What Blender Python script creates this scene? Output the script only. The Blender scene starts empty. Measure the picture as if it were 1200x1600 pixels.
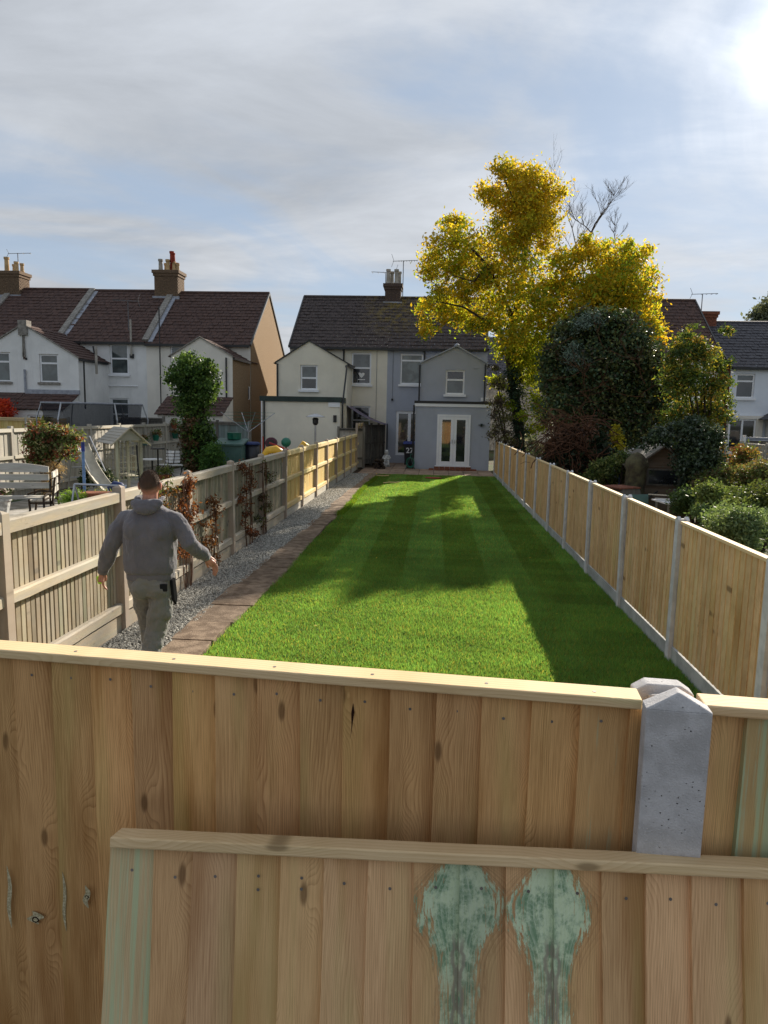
import bpy, bmesh, math, random
import numpy as np
from mathutils import Vector, Matrix, noise as mnoise
R = math.radians
sc = bpy.context.scene
col = sc.collection

# ------------------------------------------------------------------ camera
CAM_H = 2.35
YAW, PITCH, ROLL, FPX = 0.0685, 0.1360, 0.0203, 1120.0
fw = Vector((-math.sin(YAW)*math.cos(PITCH), math.cos(YAW)*math.cos(PITCH), -math.sin(PITCH)))
r0 = Vector((math.cos(YAW), math.sin(YAW), 0)); u0 = r0.cross(fw)
rt = r0*math.cos(ROLL) + u0*math.sin(ROLL); up = -r0*math.sin(ROLL) + u0*math.cos(ROLL)
cd = bpy.data.cameras.new('camera'); cam = bpy.data.objects.new('camera', cd); col.objects.link(cam)
m = Matrix((rt, up, -fw)).transposed().to_4x4(); m.translation = (0, 0, CAM_H); cam.matrix_world = m
cd.sensor_fit = 'VERTICAL'; cd.sensor_height = 24; cd.sensor_width = 18; cd.lens = 24*FPX/1600
cd.clip_start = 0.05; cd.clip_end = 3000
sc.camera = cam
def at(px, py, Y):
    d = fw + rt*((px-600)/FPX) - up*((py-800)/FPX)
    return Vector((0, 0, CAM_H)) + d*(Y/d.y)

# ------------------------------------------------------------------ sun, sky, exposure
SUN_EL, SUN_AZ = R(23.9), R(23.3)          # azimuth measured from +Y towards +X
sd = Vector((math.sin(SUN_AZ)*math.cos(SUN_EL), math.cos(SUN_AZ)*math.cos(SUN_EL), math.sin(SUN_EL)))
sl = bpy.data.lights.new('sun', 'SUN'); so = bpy.data.objects.new('sun', sl); col.objects.link(so)
sl.energy = 5.0; sl.angle = R(0.6); sl.color = (1.0, 0.90, 0.76)
so.rotation_euler = sd.to_track_quat('Z', 'Y').to_euler(); so.location = sd*50
sc.view_settings.view_transform = 'Standard'; sc.view_settings.look = 'None'
sc.view_settings.exposure = 0.96; sc.view_settings.gamma = 1; sc.view_settings.use_curve_mapping = False

class NT:
    """tiny node-tree writer"""
    def __init__(s, tree): s.t = tree; s.n = tree.nodes; s.l = tree.links
    def node(s, typ, ins=None, **kw):
        n = s.n.new(typ)
        for k, v in kw.items(): setattr(n, k, v)
        for k, v in (ins or {}).items():
            if isinstance(v, bpy.types.NodeSocket): s.l.new(v, n.inputs[k])
            else: n.inputs[k].default_value = v
        return n
    def math(s, op, a, b=0.0, c=0.0, clamp=False):
        return s.node('ShaderNodeMath', {0: a, 1: b, 2: c}, operation=op, use_clamp=clamp).outputs[0]
    def vec(s, x=0., y=0., z=0.): return s.node('ShaderNodeCombineXYZ', {0: x, 1: y, 2: z}).outputs[0]
    def noise(s, v, scale=5., detail=4., rough=.55, dist=0., out=0):
        return s.node('ShaderNodeTexNoise', {'Vector': v, 'Scale': scale, 'Detail': detail, 'Roughness': rough, 'Distortion': dist}).outputs[out]
    def mix(s, f, a, b, mode='MIX'):
        n = s.node('ShaderNodeMix', data_type='RGBA', blend_type=mode)
        for k, v in ((0, f), (6, a), (7, b)):
            if isinstance(v, bpy.types.NodeSocket): s.l.new(v, n.inputs[k])
            else: n.inputs[k].default_value = v if k == 0 else ((*v, 1.) if len(v) == 3 else v)
        return n.outputs[2]
    def ramp(s, f, lo, hi, a=0., b=1., smooth=True):
        return s.node('ShaderNodeMapRange', {0: f, 1: lo, 2: hi, 3: a, 4: b}, interpolation_type='SMOOTHSTEP' if smooth else 'LINEAR').outputs[0]

w = bpy.data.worlds.new('World'); sc.world = w; w.use_nodes = True
N = NT(w.node_tree); N.n.clear()
sky = N.node('ShaderNodeTexSky', sky_type='NISHITA', sun_disc=False, sun_elevation=SUN_EL, sun_rotation=SUN_AZ, air_density=1.0, dust_density=0.25, ozone_density=1.5)
tc = N.node('ShaderNodeTexCoord').outputs['Generated']
sp = N.node('ShaderNodeSeparateXYZ', {0: tc})
zz = N.math('ADD', N.math('MAXIMUM', sp.outputs[2], 0.0), 0.16)
u = N.math('DIVIDE', sp.outputs[0], zz); v = N.math('DIVIDE', sp.outputs[1], zz)
# wisps run across the sky, drawn out along one wind direction
pu = N.math('ADD', N.math('MULTIPLY', u, 0.80), N.math('MULTIPLY', v, 0.42))
pv = N.math('ADD', N.math('MULTIPLY', u, -0.75), N.math('MULTIPLY', v, 1.0))
c1 = N.noise(N.vec(pu, pv, 3.1), 0.95, 9, .52, .9)
c2 = N.noise(N.vec(N.math('MULTIPLY', u, 0.55), v, 8.3), 1.9, 10, .60, .35)
c3 = N.noise(N.vec(pu, pv, 21.7), 0.42, 4, .5, .4)
dens = N.math('ADD', N.math('MULTIPLY', c1, .58), N.math('ADD', N.math('MULTIPLY', c2, .22), N.math('MULTIPLY', c3, .30)))
mask = N.ramp(dens, .46, .61)
hz = N.ramp(sp.outputs[2], 0.0, .42, 1., 0.)                    # veil thickens to the horizon
mask = N.math('ADD', N.math('MULTIPLY', mask, .85), N.math('MULTIPLY', hz, .20), clamp=True)
mask = N.math('ADD', N.math('MULTIPLY', mask, .88), .10, clamp=True)
dotn = N.node('ShaderNodeVectorMath', {0: tc, 1: tuple(sd)}, operation='DOT_PRODUCT').outputs['Value']
dt = N.math('MAXIMUM', dotn, 0.0)
g1 = N.math('POWER', dt, 900.0); g2 = N.math('POWER', dt, 80.0); g3 = N.math('POWER', dt, 9.0)
glow = N.math('ADD', N.math('MULTIPLY', g1, 4.0), N.math('ADD', N.math('MULTIPLY', g2, 1.3), N.math('MULTIPLY', g3, .8)))
lit = N.math('ADD', N.math('ADD', 1.15, N.math('MULTIPLY', c2, 3.1)), glow)
cc = N.mix(1.0, (.925, .965, 1.025), N.vec(lit, lit, lit), 'MULTIPLY')
base = N.mix(1.0, sky.outputs[0], (.80, .92, 1.12), 'MULTIPLY')
cool = N.mix(.86, base, (1.68, 2.02, 2.42))                       # thin high veil over the blue
tot = N.mix(mask, cool, cc)
bg = N.node('ShaderNodeBackground', {'Color': tot, 'Strength': 0.115})
wo = N.node('ShaderNodeOutputWorld', {0: bg.outputs[0]})

# ------------------------------------------------------------------ materials
def new_mat(name):
    mt = bpy.data.materials.new(name); mt.use_nodes = True
    T = NT(mt.node_tree); T.n.clear()
    T.out = T.node('ShaderNodeOutputMaterial'); return mt, T
def finish(T, color, rough=.8, spec=.3, bump=None, bstr=.3, bdist=.01, metal=0., **kw):
    ins = {'Base Color': color if isinstance(color, bpy.types.NodeSocket) else (*color, 1.), 'Roughness': rough, 'Specular IOR Level': spec, 'Metallic': metal}
    ins.update(kw)
    p = T.node('ShaderNodeBsdfPrincipled', ins)
    if bump is not None:
        b = T.node('ShaderNodeBump', {'Height': bump, 'Strength': bstr, 'Distance': bdist})
        T.l.new(b.outputs[0], p.inputs['Normal'])
    T.l.new(p.outputs[0], T.out.inputs[0]); return p
MATS = {}
def mat(name, c, rough=.8, spec=.3, c2=None, nscale=3., var=.18, bump=.25, bscale=40., bdist=.01, obj_rand=.0, metal=0., world=False, contrast=(.35, .65), grime=0.):
    """plain surface with mottling, grain relief and an optional tint per object"""
    mt, T = new_mat(name)
    tcn = T.node('ShaderNodeTexCoord').outputs['Object']
    if world: tcn = T.node('ShaderNodeNewGeometry').outputs['Position']
    oi = T.node('ShaderNodeObjectInfo').outputs['Random']
    off = T.node('ShaderNodeVectorMath', {0: tcn, 1: T.vec(T.math('MULTIPLY', oi, 17.), T.math('MULTIPLY', oi, 31.), 0.)}, operation='ADD').outputs[0]
    if world: off = tcn
    n = T.noise(off, nscale, 6, .6)
    c2 = c2 or tuple(x*(1-var*2) for x in c)
    colr = T.mix(T.ramp(n, *contrast), c2, c)
    if grime:
        st = T.node('ShaderNodeVectorMath', {0: off, 1: (1.4, 1.4, .25)}, operation='MULTIPLY').outputs[0]
        colr = T.mix(T.math('MULTIPLY', T.ramp(T.noise(st, 2.6, 6, .65), .5, .78), grime), colr, tuple(x*.45 for x in c))
    if obj_rand:
        k = T.math('ADD', 1-obj_rand, T.math('MULTIPLY', oi, 2*obj_rand))
        colr = T.mix(1., colr, T.vec(k, k, k), 'MULTIPLY')
    finish(T, colr, rough, spec, T.noise(off, bscale, 5, .65) if bump else None, bump, bdist, metal)
    MATS[name] = mt; return mt

def wood(name, light, dark, axis=2, rings=150., tint=.16, stain=None, streak=None, grey=0., bump=.35, knots=True, redness=.0, sat=1., bdist=.002, fibre=.5):
    """sawn softwood: growth rings bent round knots, fine fibre, a tone per board"""
    mt, T = new_mat(name)
    tcn = T.node('ShaderNodeTexCoord').outputs['Object']
    s = T.node('ShaderNodeSeparateXYZ', {0: tcn}).outputs
    oi = T.node('ShaderNodeObjectInfo').outputs['Random']
    a, l = (s[0], s[2]) if axis == 2 else ((s[2], s[0]) if axis == 0 else (s[2], s[1]))
    b = s[1] if axis != 1 else s[0]
    ro = T.math('MULTIPLY', oi, 57.)
    ro2 = T.math('FRACT', T.math('MULTIPLY', oi, 13.7)); ro3 = T.math('FRACT', T.math('MULTIPLY', oi, 91.3))
    low = T.noise(T.vec(T.math('MULTIPLY', a, 7.), T.math('MULTIPLY', l, .95), ro), 1., 2, .4)
    mid = T.noise(T.vec(T.math('MULTIPLY', a, 20.), T.math('MULTIPLY', l, 4.), ro), 1., 3, .5)
    uu = T.math('ADD', T.math('ADD', a, T.math('MULTIPLY', b, .6)), T.math('MULTIPLY', low, .12))
    uu = T.math('ADD', uu, T.math('MULTIPLY', mid, .012))
    if knots:
        vk = T.node('ShaderNodeTexVoronoi', {'Vector': T.vec(T.math('ADD', T.math('MULTIPLY', a, 7.), T.math('MULTIPLY', ro, 3.7)), T.math('ADD', T.math('MULTIPLY', l, 2.3), ro), 0.), 'Scale': 1.0, 'Randomness': 1.}, voronoi_dimensions='2D').outputs['Distance']
        kk = T.ramp(vk, .0, .34, 1., 0.)
        uu = T.math('ADD', uu, T.math('MULTIPLY', kk, .035))
        kd = T.ramp(vk, .030, .075, 1., 0.)
        gate = T.ramp(T.noise(T.vec(T.math('MULTIPLY', a, 3.), T.math('MULTIPLY', l, .8), T.math('ADD', ro, 9.)), 1., 1), .47, .52)
        kd = T.math('MULTIPLY', kd, gate)
    fr = T.math('ADD', rings*.8, T.math('MULTIPLY', ro2, rings*.9))
    ph = T.math('MULTIPLY', uu, fr)
    sa = T.math('FRACT', ph); ring = T.math('MULTIPLY', T.math('POWER', sa, 2.2), T.ramp(sa, .9, 1., 1., 0.))
    fib = T.noise(T.vec(T.math('MULTIPLY', a, 420.), T.math('MULTIPLY', l, 9.), ro), 1., 3, .6)
    mot = T.noise(T.vec(T.math('MULTIPLY', a, 14.), T.math('MULTIPLY', l, 2.4), T.math('ADD', ro, 4.)), 1., 4, .6)
    f = T.math('ADD', T.math('MULTIPLY', ring, .46), T.math('ADD', T.math('MULTIPLY', T.math('SUBTRACT', fib, .5), fibre*1.6), T.math('MULTIPLY', T.ramp(mot, .3, .75), .38)), clamp=True)
    c = T.mix(f, light, dark)
    ht = T.noise(T.vec(T.math('MULTIPLY', a, 10.), T.math('MULTIPLY', l, .9), T.math('ADD', ro, 22.)), 1., 2)
    c = T.mix(T.math('MULTIPLY', T.ramp(ht, .50, .72), .55), c, tuple(x*y for x, y in zip(dark, (.95, .78, .55))))       # heartwood bands
    gr = tuple(x*y for x, y in zip(light, (.62, .86, .66)))
    c = T.mix(T.math('MULTIPLY', T.ramp(T.noise(T.vec(T.math('MULTIPLY', a, 12.), T.math('MULTIPLY', l, 1.1), T.math('ADD', ro, 40.)), 1., 2), .5, .75), .32 if not grey else .25), c, gr)   # treatment green
    if knots: c = T.mix(T.math('MULTIPLY', kd, .72), c, tuple(x*.42 for x in dark))
    if grey:
        gn = T.noise(T.vec(T.math('MULTIPLY', a, 16.), T.math('MULTIPLY', l, 2.), T.math('ADD', ro, 60.)), 1., 5, .65)
        c = T.mix(T.math('MULTIPLY', T.ramp(gn, .25, .7), grey), c, (.36, .345, .31))
        c = T.mix(T.math('MULTIPLY', T.ramp(T.noise(T.vec(T.math('MULTIPLY', a, 30.), T.math('MULTIPLY', l, 3.), T.math('ADD', ro, 80.)), 1., 5, .7), .60, .74), .7), c, (.085, .075, .06))
    if streak:
        sn = T.noise(T.vec(T.math('MULTIPLY', a, 46.), T.math('MULTIPLY', l, 1.1), ro), 1., 6, .66)
        c = T.mix(T.math('MULTIPLY', T.ramp(sn, streak[0], streak[1]), streak[2]), c, (.46, .53, .33))
        sn2 = T.noise(T.vec(T.math('MULTIPLY', a, 90.), T.math('MULTIPLY', l, 3.), ro), 1., 5, .7)
        c = T.mix(T.math('MULTIPLY', T.ramp(sn2, .58, .66), streak[2]*.5), c, (.42, .56, .40))
    if stain:                                       # burl: sap that took the preservative green, cx on one edge
        cx, zt = stain
        dx = T.math('MULTIPLY', T.math('ABSOLUTE', T.math('SUBTRACT', a, cx)), T.math('ADD', .82, T.math('MULTIPLY', oi, .4))); dz = T.math('SUBTRACT', zt, l)
        cv = T.node('ShaderNodeFloatCurve', {'Value': T.math('MULTIPLY', dz, 1.6)})
        cm = cv.mapping; pts = [(0, .034), (.06, .062), (.12, .080), (.18, .070), (.24, .050), (.31, .037), (.42, .034), (1., .05)]
        crv = cm.curves[0]
        crv.points[0].location = (0, pts[0][1]*8); crv.points[1].location = (1, pts[-1][1]*8)
        for p in pts[1:-1]: crv.points.new(p[0], p[1]*8)
        cm.update()
        hw = T.math('MULTIPLY', cv.outputs[0], T.math('ADD', .098, T.math('MULTIPLY', T.noise(T.vec(ro, T.math('MULTIPLY', l, 9.), 1.), 1., 3, .6), .022)))
        q = T.math('DIVIDE', dx, hw)
        flow = T.noise(T.vec(T.math('MULTIPLY', q, 5.5), T.math('MULTIPLY', dz, 5.), T.math('ADD', ro, 2.)), 1., 6, .72, .3)
        fine = T.noise(T.vec(T.math('MULTIPLY', q, 24.), T.math('MULTIPLY', dz, 9.), T.math('ADD', ro, 6.)), 1., 4, .7)
        spk = T.noise(T.vec(T.math('MULTIPLY', a, 170.), T.math('MULTIPLY', l, 60.), 3.), 1., 5, .75)
        e = T.math('ADD', T.math('SUBTRACT', 1.0, q), T.math('ADD', T.math('MULTIPLY', T.math('SUBTRACT', flow, .5), 1.1), T.math('ADD', T.math('MULTIPLY', T.math('SUBTRACT', fine, .5), .9), T.math('MULTIPLY', T.math('SUBTRACT', T.noise(T.vec(T.math('MULTIPLY', a, 140.), T.math('MULTIPLY', l, 14.), ro), 1., 6, .75), .5), 2.6))))
        mk = T.ramp(e, -.02, .10)
        lines = T.math('FRACT', T.math('ADD', T.math('MULTIPLY', q, 6.5), T.math('MULTIPLY', flow, 2.6))); lines = T.math('POWER', lines, 2.2)
        # flared wood grain round it
        wr = T.math('FRACT', T.math('ADD', T.math('MULTIPLY', q, 5.), T.math('MULTIPLY', flow, .9)))
        c = T.mix(T.math('MULTIPLY', T.math('MULTIPLY', T.math('POWER', wr, 2.), T.ramp(q, 2.3, 1.2)), .45), c, tuple(x*.75 for x in dark))
        blot = T.noise(T.vec(T.math('MULTIPLY', a, 30.), T.math('MULTIPLY', l, 22.), T.math('ADD', ro, 7.)), 1., 6, .7)
        gc = T.mix(T.ramp(blot, .40, .58), (.15, .28, .17), (.56, .68, .46))
        gc = T.mix(T.math('MULTIPLY', lines, .55), gc, (.62, .74, .56))
        gc = T.mix(T.math('MULTIPLY', T.ramp(spk, .56, .70), .35), gc, (.07, .15, .10))
        arcs = T.math('FRACT', T.math('ADD', T.math('MULTIPLY', dz, 95.), T.math('ADD', T.math('MULTIPLY', T.math('MULTIPLY', dx, dx), 900.), T.math('MULTIPLY', flow, 3.5))))
        gc = T.mix(T.math('MULTIPLY', T.math('MULTIPLY', T.math('POWER', arcs, 4.), T.ramp(q, .75, .45)), T.math('MULTIPLY', T.ramp(dz, .13, .09), .35)), gc, (.68, .78, .62))
        # below the flare the mint breaks up into streaks between brown grain
        brk = T.math('MULTIPLY', T.ramp(fine, .50, .58), T.ramp(dz, .13, .26))
        c = T.mix(T.math('MULTIPLY', T.ramp(e, -.5, .0), .40), c, tuple(x*.7 for x in dark))
        c = T.mix(T.math('MULTIPLY', mk, T.math('SUBTRACT', .92, T.math('MULTIPLY', brk, .85))), c, gc)
        crk = T.math('ABSOLUTE', T.math('ADD', T.math('SUBTRACT', dx, .004), T.math('MULTIPLY', T.math('SUBTRACT', T.noise(T.vec(3., T.math('MULTIPLY', l, 24.), 1.), 1., 4), .5), .03)))
        ck = T.math('MULTIPLY', T.ramp(crk, .0015, .005, 1., 0.), T.ramp(dz, .12, .16))
        c = T.mix(T.math('MULTIPLY', ck, .8), c, (.30, .27, .21))
    k = T.math('ADD', 1-tint, T.math('MULTIPLY', ro3, 2*tint))
    hs = T.node('ShaderNodeHueSaturation', {'Hue': T.math('ADD', .496, T.math('MULTIPLY', ro2, .008)), 'Saturation': T.math('ADD', sat+.04, T.math('MULTIPLY', oi, .07)), 'Value': k, 'Color': c}).outputs[0]
    bh = T.math('ADD', T.math('MULTIPLY', fib, .6), T.math('MULTIPLY', ring, .5))
    finish(T, hs, .78, .22, bh, bump, bdist)
    MATS[name] = mt; return mt

wood('fence_board_wood', (.76, .475, .24), (.31, .155, .065), rings=165, tint=.17, fibre=.8)
wood('fence_board_streaked', (.68, .43, .22), (.30, .15, .06), rings=180, streak=(.58, .66, .7), tint=.06)
wood('fence_board_green', (.62, .45, .24), (.36, .23, .105), rings=200, streak=(.48, .60, .85), knots=False, tint=.05)
wood('panel_board_wood', (.77, .51, .285), (.37, .205, .10), rings=190, tint=.15, fibre=.8)
wood('panel_board_burl_edge', (.77, .51, .28), (.37, .205, .095), rings=190, stain=(.088, .905), knots=False)
wood('panel_board_burl_start', (.77, .51, .28), (.37, .205, .095), rings=190, stain=(.002, .905), knots=False)
wood('panel_board_green', (.66, .51, .31), (.39, .29, .16), rings=200, streak=(.44, .60, .85), knots=False, tint=.04)
wood('rail_wood', (.76, .59, .37), (.55, .39, .21), axis=0, rings=110, tint=.06)
wood('new_board_wood', (.72, .52, .30), (.36, .22, .10), rings=80, tint=.10, bump=.15, fibre=.6)
wood('new_board_gold', (.74, .56, .26), (.54, .38, .15), rings=90, tint=.08, bump=.15, fibre=.3)
wood('new_rail_gold', (.74, .60, .34), (.55, .40, .18), axis=1, rings=80, tint=.08)
wood('old_board_wood', (.38, .315, .215), (.19, .145, .09), rings=150, tint=.26, grey=.45)
wood('old_board_green_shade', (.27, .25, .16), (.14, .13, .08), rings=150, tint=.2, grey=.35)
wood('old_rail_wood', (.53, .45, .33), (.29, .235, .165), axis=1, rings=90, tint=.12, grey=.7)
wood('old_post_wood', (.42, .34, .27), (.29, .225, .17), rings=90, tint=.1, grey=.35)
wood('grey_board_wood', (.50, .46, .39), (.34, .31, .26), rings=110, tint=.15, grey=.85)
wood('grey_rail_wood', (.62, .58, .50), (.45, .41, .33), axis=1, rings=80, tint=.12, grey=.6)
wood('dark_board_wood', (.15, .135, .115), (.07, .06, .05), rings=90, tint=.2, grey=.3)
wood('teal_board_wood', (.20, .25, .24), (.11, .14, .14), rings=90, tint=.15, grey=.2)
wood('bench_wood', (.62, .60, .55), (.36, .33, .28), axis=0, rings=90, grey=.6)
wood('arbour_wood', (.50, .47, .37), (.36, .33, .25), rings=90, grey=.7)
wood('shed_wood', (.17, .12, .08), (.09, .06, .04), axis=0, rings=60, grey=.2)
mat('concrete_post', (.60, .60, .60), .9, .2, var=.10, nscale=9, bump=.5, bscale=160, bdist=.002, obj_rand=.04)
mat('concrete_gravel_board', (.43, .44, .42), .9, .2, var=.14, nscale=5, bump=.4, bscale=120, bdist=.003, obj_rand=.08)
mat('nail_steel', (.20, .18, .16), .6, .3, bump=0)
mat('knot_wood', (.06, .045, .03), .8, .2, bump=.4, c2=(.30, .33, .24), nscale=120)
mat('split_wood', (.03, .012, .008), .9, .1, bump=0)
mat('cream_render', (.78, .73, .61), .9, .15, var=.04, nscale=1.3, bump=.25, bscale=60, grime=.10)
mat('grey_render', (.39, .415, .475), .9, .15, var=.04, nscale=1.3, bump=.25, bscale=60, grime=.10)
mat('white_render', (.78, .78, .765), .9, .15, var=.05, nscale=1.3, bump=.25, bscale=60, grime=.25)
mat('offwhite_render', (.78, .74, .66), .9, .15, var=.04, nscale=1.3, bump=.25, bscale=60, grime=.12)
mat('blue_white_render', (.72, .76, .82), .9, .15, var=.03, nscale=1.3, bump=.25, bscale=60, grime=.08)
mat('pebble_render', (.33, .235, .145), .95, .1, c2=(.21, .145, .085), nscale=22, bump=.6, bscale=50, bdist=.02, contrast=(.4, .6))
def roof_mat(name, c, c2, moss=None):
    mt, T = new_mat(name); o = T.node('ShaderNodeTexCoord').outputs['Object']
    cc_ = T.mix(T.ramp(T.noise(o, 6, 6, .65), .35, .65), c2, c)
    sp_ = T.noise(T.node('ShaderNodeVectorMath', {0: o, 1: (3.4, 1.6, 1.6)}, operation='MULTIPLY').outputs[0], 2.2, 3, .6)
    cc_ = T.mix(T.math('MULTIPLY', T.ramp(T.noise(o, 11, 5, .75), .60, .72), .55), cc_, tuple(min(1., x*3.4) for x in c))
    if moss:
        s_ = T.node('ShaderNodeSeparateXYZ', {0: o}).outputs
        d = T.math('ABSOLUTE', T.math('SUBTRACT', s_[0], moss)); g = T.math('MULTIPLY', T.ramp(d, .1, 2.1, 1., 0.), T.ramp(s_[2], 5.6, 7.6))
        cc_ = T.mix(T.math('MULTIPLY', T.math('MULTIPLY', g, T.ramp(T.noise(o, 3.5, 6, .7), .42, .62)), .75), cc_, (.22, .16, .03))
    finish(T, cc_, .85, .22, T.noise(o, 30, 4, .6), .3, .01); MATS[name] = mt
roof_mat('roof_tile_dark', (.085, .066, .060), (.045, .036, .036), moss=-2.2)
roof_mat('roof_tile_brown', (.105, .062, .050), (.062, .040, .036))
mat('roof_slate', (.085, .082, .092), .7, .3, c2=(.055, .053, .062), nscale=9, bump=.2, bscale=30)
mat('lead_flashing', (.34, .36, .41), .6, .4, var=.15, nscale=6, bump=.2)
mat('cement_verge', (.30, .28, .25), .9, .2, var=.2, nscale=8)
mat('black_plastic', (.012, .012, .013), .4, .5, bump=0, var=.1)
mat('dark_green_fascia', (.025, .045, .04), .5, .4, bump=0)
mat('white_upvc', (.80, .81, .83), .35, .5, bump=0, var=.02)
mat('chimney_brick', (.20, .135, .085), .9, .2, c2=(.10, .07, .05), nscale=25, bump=.5, bscale=60)
mat('chimney_brick_dark', (.13, .09, .072), .9, .2, c2=(.06, .045, .04), nscale=25, bump=.5, bscale=60)
mat('red_brick', (.27, .10, .06), .9, .2, c2=(.14, .06, .04), nscale=20, bump=.5, bscale=60)
mat('pot_buff', (.55, .38, .20), .85, .2, var=.15)
mat('pot_grey', (.42, .39, .34), .85, .2, var=.15)
mat('pot_red', (.30, .04, .02), .8, .25, var=.15)
mat('aerial_metal', (.16, .165, .175), .6, .3, bump=0)
mat('galvanised', (.45, .46, .48), .4, .5, metal=.8, bump=0, var=.1)
mat('black_net', (.012, .013, .016), .7, .2, bump=0)
mat('paving_slab', (.25, .185, .13), .9, .2, c2=(.13, .09, .06), nscale=7, bump=.9, bscale=60, obj_rand=.16)
mat('patio_slab', (.34, .25, .18), .9, .2, c2=(.22, .15, .11), nscale=4, bump=.4, bscale=60, obj_rand=.2)
mat('kerb_concrete', (.34, .32, .29), .9, .2, var=.2)
mat('soil', (.075, .052, .035), .95, .1, c2=(.035, .026, .018), nscale=9, bump=.8, bscale=25, bdist=.03, world=True)
mat('rough_ground', (.06, .085, .03), .95, .1, c2=(.07, .05, .03), nscale=.9, bump=.8, bscale=14, bdist=.04, world=True)
mat('neighbour_paving', (.40, .38, .35), .9, .2, c2=(.20, .19, .16), nscale=2.2, bump=.4, bscale=20, bdist=.02, world=True)
mat('bin_black', (.012, .012, .02), .4, .5, bump=0)
mat('bin_blue', (.01, .03, .22), .4, .5, bump=0)
mat('white_paint', (.8, .8, .8), .5, .4, bump=0, var=.03)
mat('green_plastic', (.01, .16, .10), .4, .5, bump=0)
mat('teal_plastic', (.09, .17, .15), .5, .4, bump=.05, var=.12)
mat('yellow_plastic', (.70, .40, .02), .4, .5, bump=0, var=.06)
mat('red_plastic', (.38, .03, .025), .4, .5, bump=0)
mat('purple_plastic', (.09, .02, .045), .5, .4, bump=0)
mat('blue_plastic', (.02, .17, .52), .4, .5, bump=0)
mat('blue_pole', (.12, .24, .46), .4, .5, bump=0)
mat('slide_plastic', (.50, .46, .36), .5, .4, bump=.05, var=.15)
mat('awning_fabric', (.22, .19, .25), .9, .1, bump=.1, var=.08)
mat('terracotta', (.28, .10, .05), .9, .2)
mat('stone_white', (.62, .62, .60), .8, .3, var=.25, nscale=12)
mat('bark', (.075, .055, .04), .95, .1, c2=(.03, .024, .02), nscale=14, bump=.8, bscale=30, bdist=.02)
mat('bare_twig', (.16, .135, .12), .9, .1, bump=.2)
mat('dead_twig', (.13, .062, .035), .95, .1, c2=(.05, .028, .018), nscale=8, bump=.2)
mat('moss_stone', (.12, .11, .06), .95, .1, c2=(.06, .05, .035), nscale=6, bump=.7, bscale=20, bdist=.03)
mat('blue_tarpaulin', (.03, .05, .16), .6, .3)

def leaf_mat(name, trans=.4, rough=.55):
    mt, T = new_mat(name)
    c = T.node('ShaderNodeAttribute', attribute_name='Col').outputs['Color']
    p = T.node('ShaderNodeBsdfPrincipled', {'Base Color': c, 'Roughness': rough, 'Specular IOR Level': .25})
    tr = T.node('ShaderNodeBsdfTranslucent', {'Color': T.mix(1., c, (1.25, 1.15, .7), 'MULTIPLY')})
    mx = T.node('ShaderNodeMixShader', {0: trans, 1: p.outputs[0], 2: tr.outputs[0]})
    T.l.new(mx.outputs[0], T.out.inputs[0]); MATS[name] = mt
leaf_mat('leaf'); leaf_mat('golden_leaf', .60); leaf_mat('ivy_leaf', .12, .5); leaf_mat('grass_blade', .58, .6); leaf_mat('stone_chip', 0., .9)

def glass_mat(name, c, rough=.03):
    mt, T = new_mat(name)
    g = T.node('ShaderNodeNewGeometry').outputs['Position']
    n = T.noise(g, 2.2, 3, .5)
    finish(T, T.mix(T.ramp(n, .4, .6), tuple(x*.55 for x in c), c), rough, .9)
    MATS[name] = mt
glass_mat('window_glass', (.075, .095, .095)); glass_mat('dark_glass', (.03, .033, .04)); glass_mat('blind_glass', (.17, .20, .20), .25)
for nme, cc_, r_ in (('skin', (.46, .225, .155), .5), ('hair', (.055, .036, .026), .8)):
    mt, T = new_mat(nme); o_ = T.node('ShaderNodeTexCoord').outputs['Object']
    n = T.noise(o_, 30 if nme == 'skin' else 260, 5, .6)
    c = T.mix(T.ramp(n, .35, .65), cc_, tuple(x*(.8 if nme == 'skin' else 1.9) for x in cc_))
    if nme == 'skin':            # cropped hair fades out over the nape and round the ears
        s_ = T.node('ShaderNodeSeparateXYZ', {0: o_}).outputs
        lim = T.math('ADD', s_[2], T.math('MULTIPLY', T.math('MAXIMUM', T.math('MULTIPLY', s_[1], -1.), 0.), .55))
        lim = T.math('SUBTRACT', lim, T.math('MULTIPLY', T.math('MAXIMUM', s_[1], 0.), .95))
        c = T.mix(T.math('MULTIPLY', T.ramp(T.math('ADD', lim, T.math('MULTIPLY', T.math('SUBTRACT', T.noise(o_, 500, 3), .5), .02)), 1.700, 1.762), .95), c, (.050, .034, .025))
        c = T.mix(T.math('MULTIPLY', T.ramp(T.math('ABSOLUTE', s_[0]), .086, .098), T.math('MULTIPLY', T.ramp(s_[2], 1.5, 1.6), .6)), c, (.52, .17, .12))
    finish(T, c, r_ if nme != 'skin' else T.ramp(s_[2], 1.70, 1.76, .5, .9), .25, T.noise(o_, 90 if nme == 'skin' else 500, 3), .2, .002)
    MATS[nme] = mt
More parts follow.
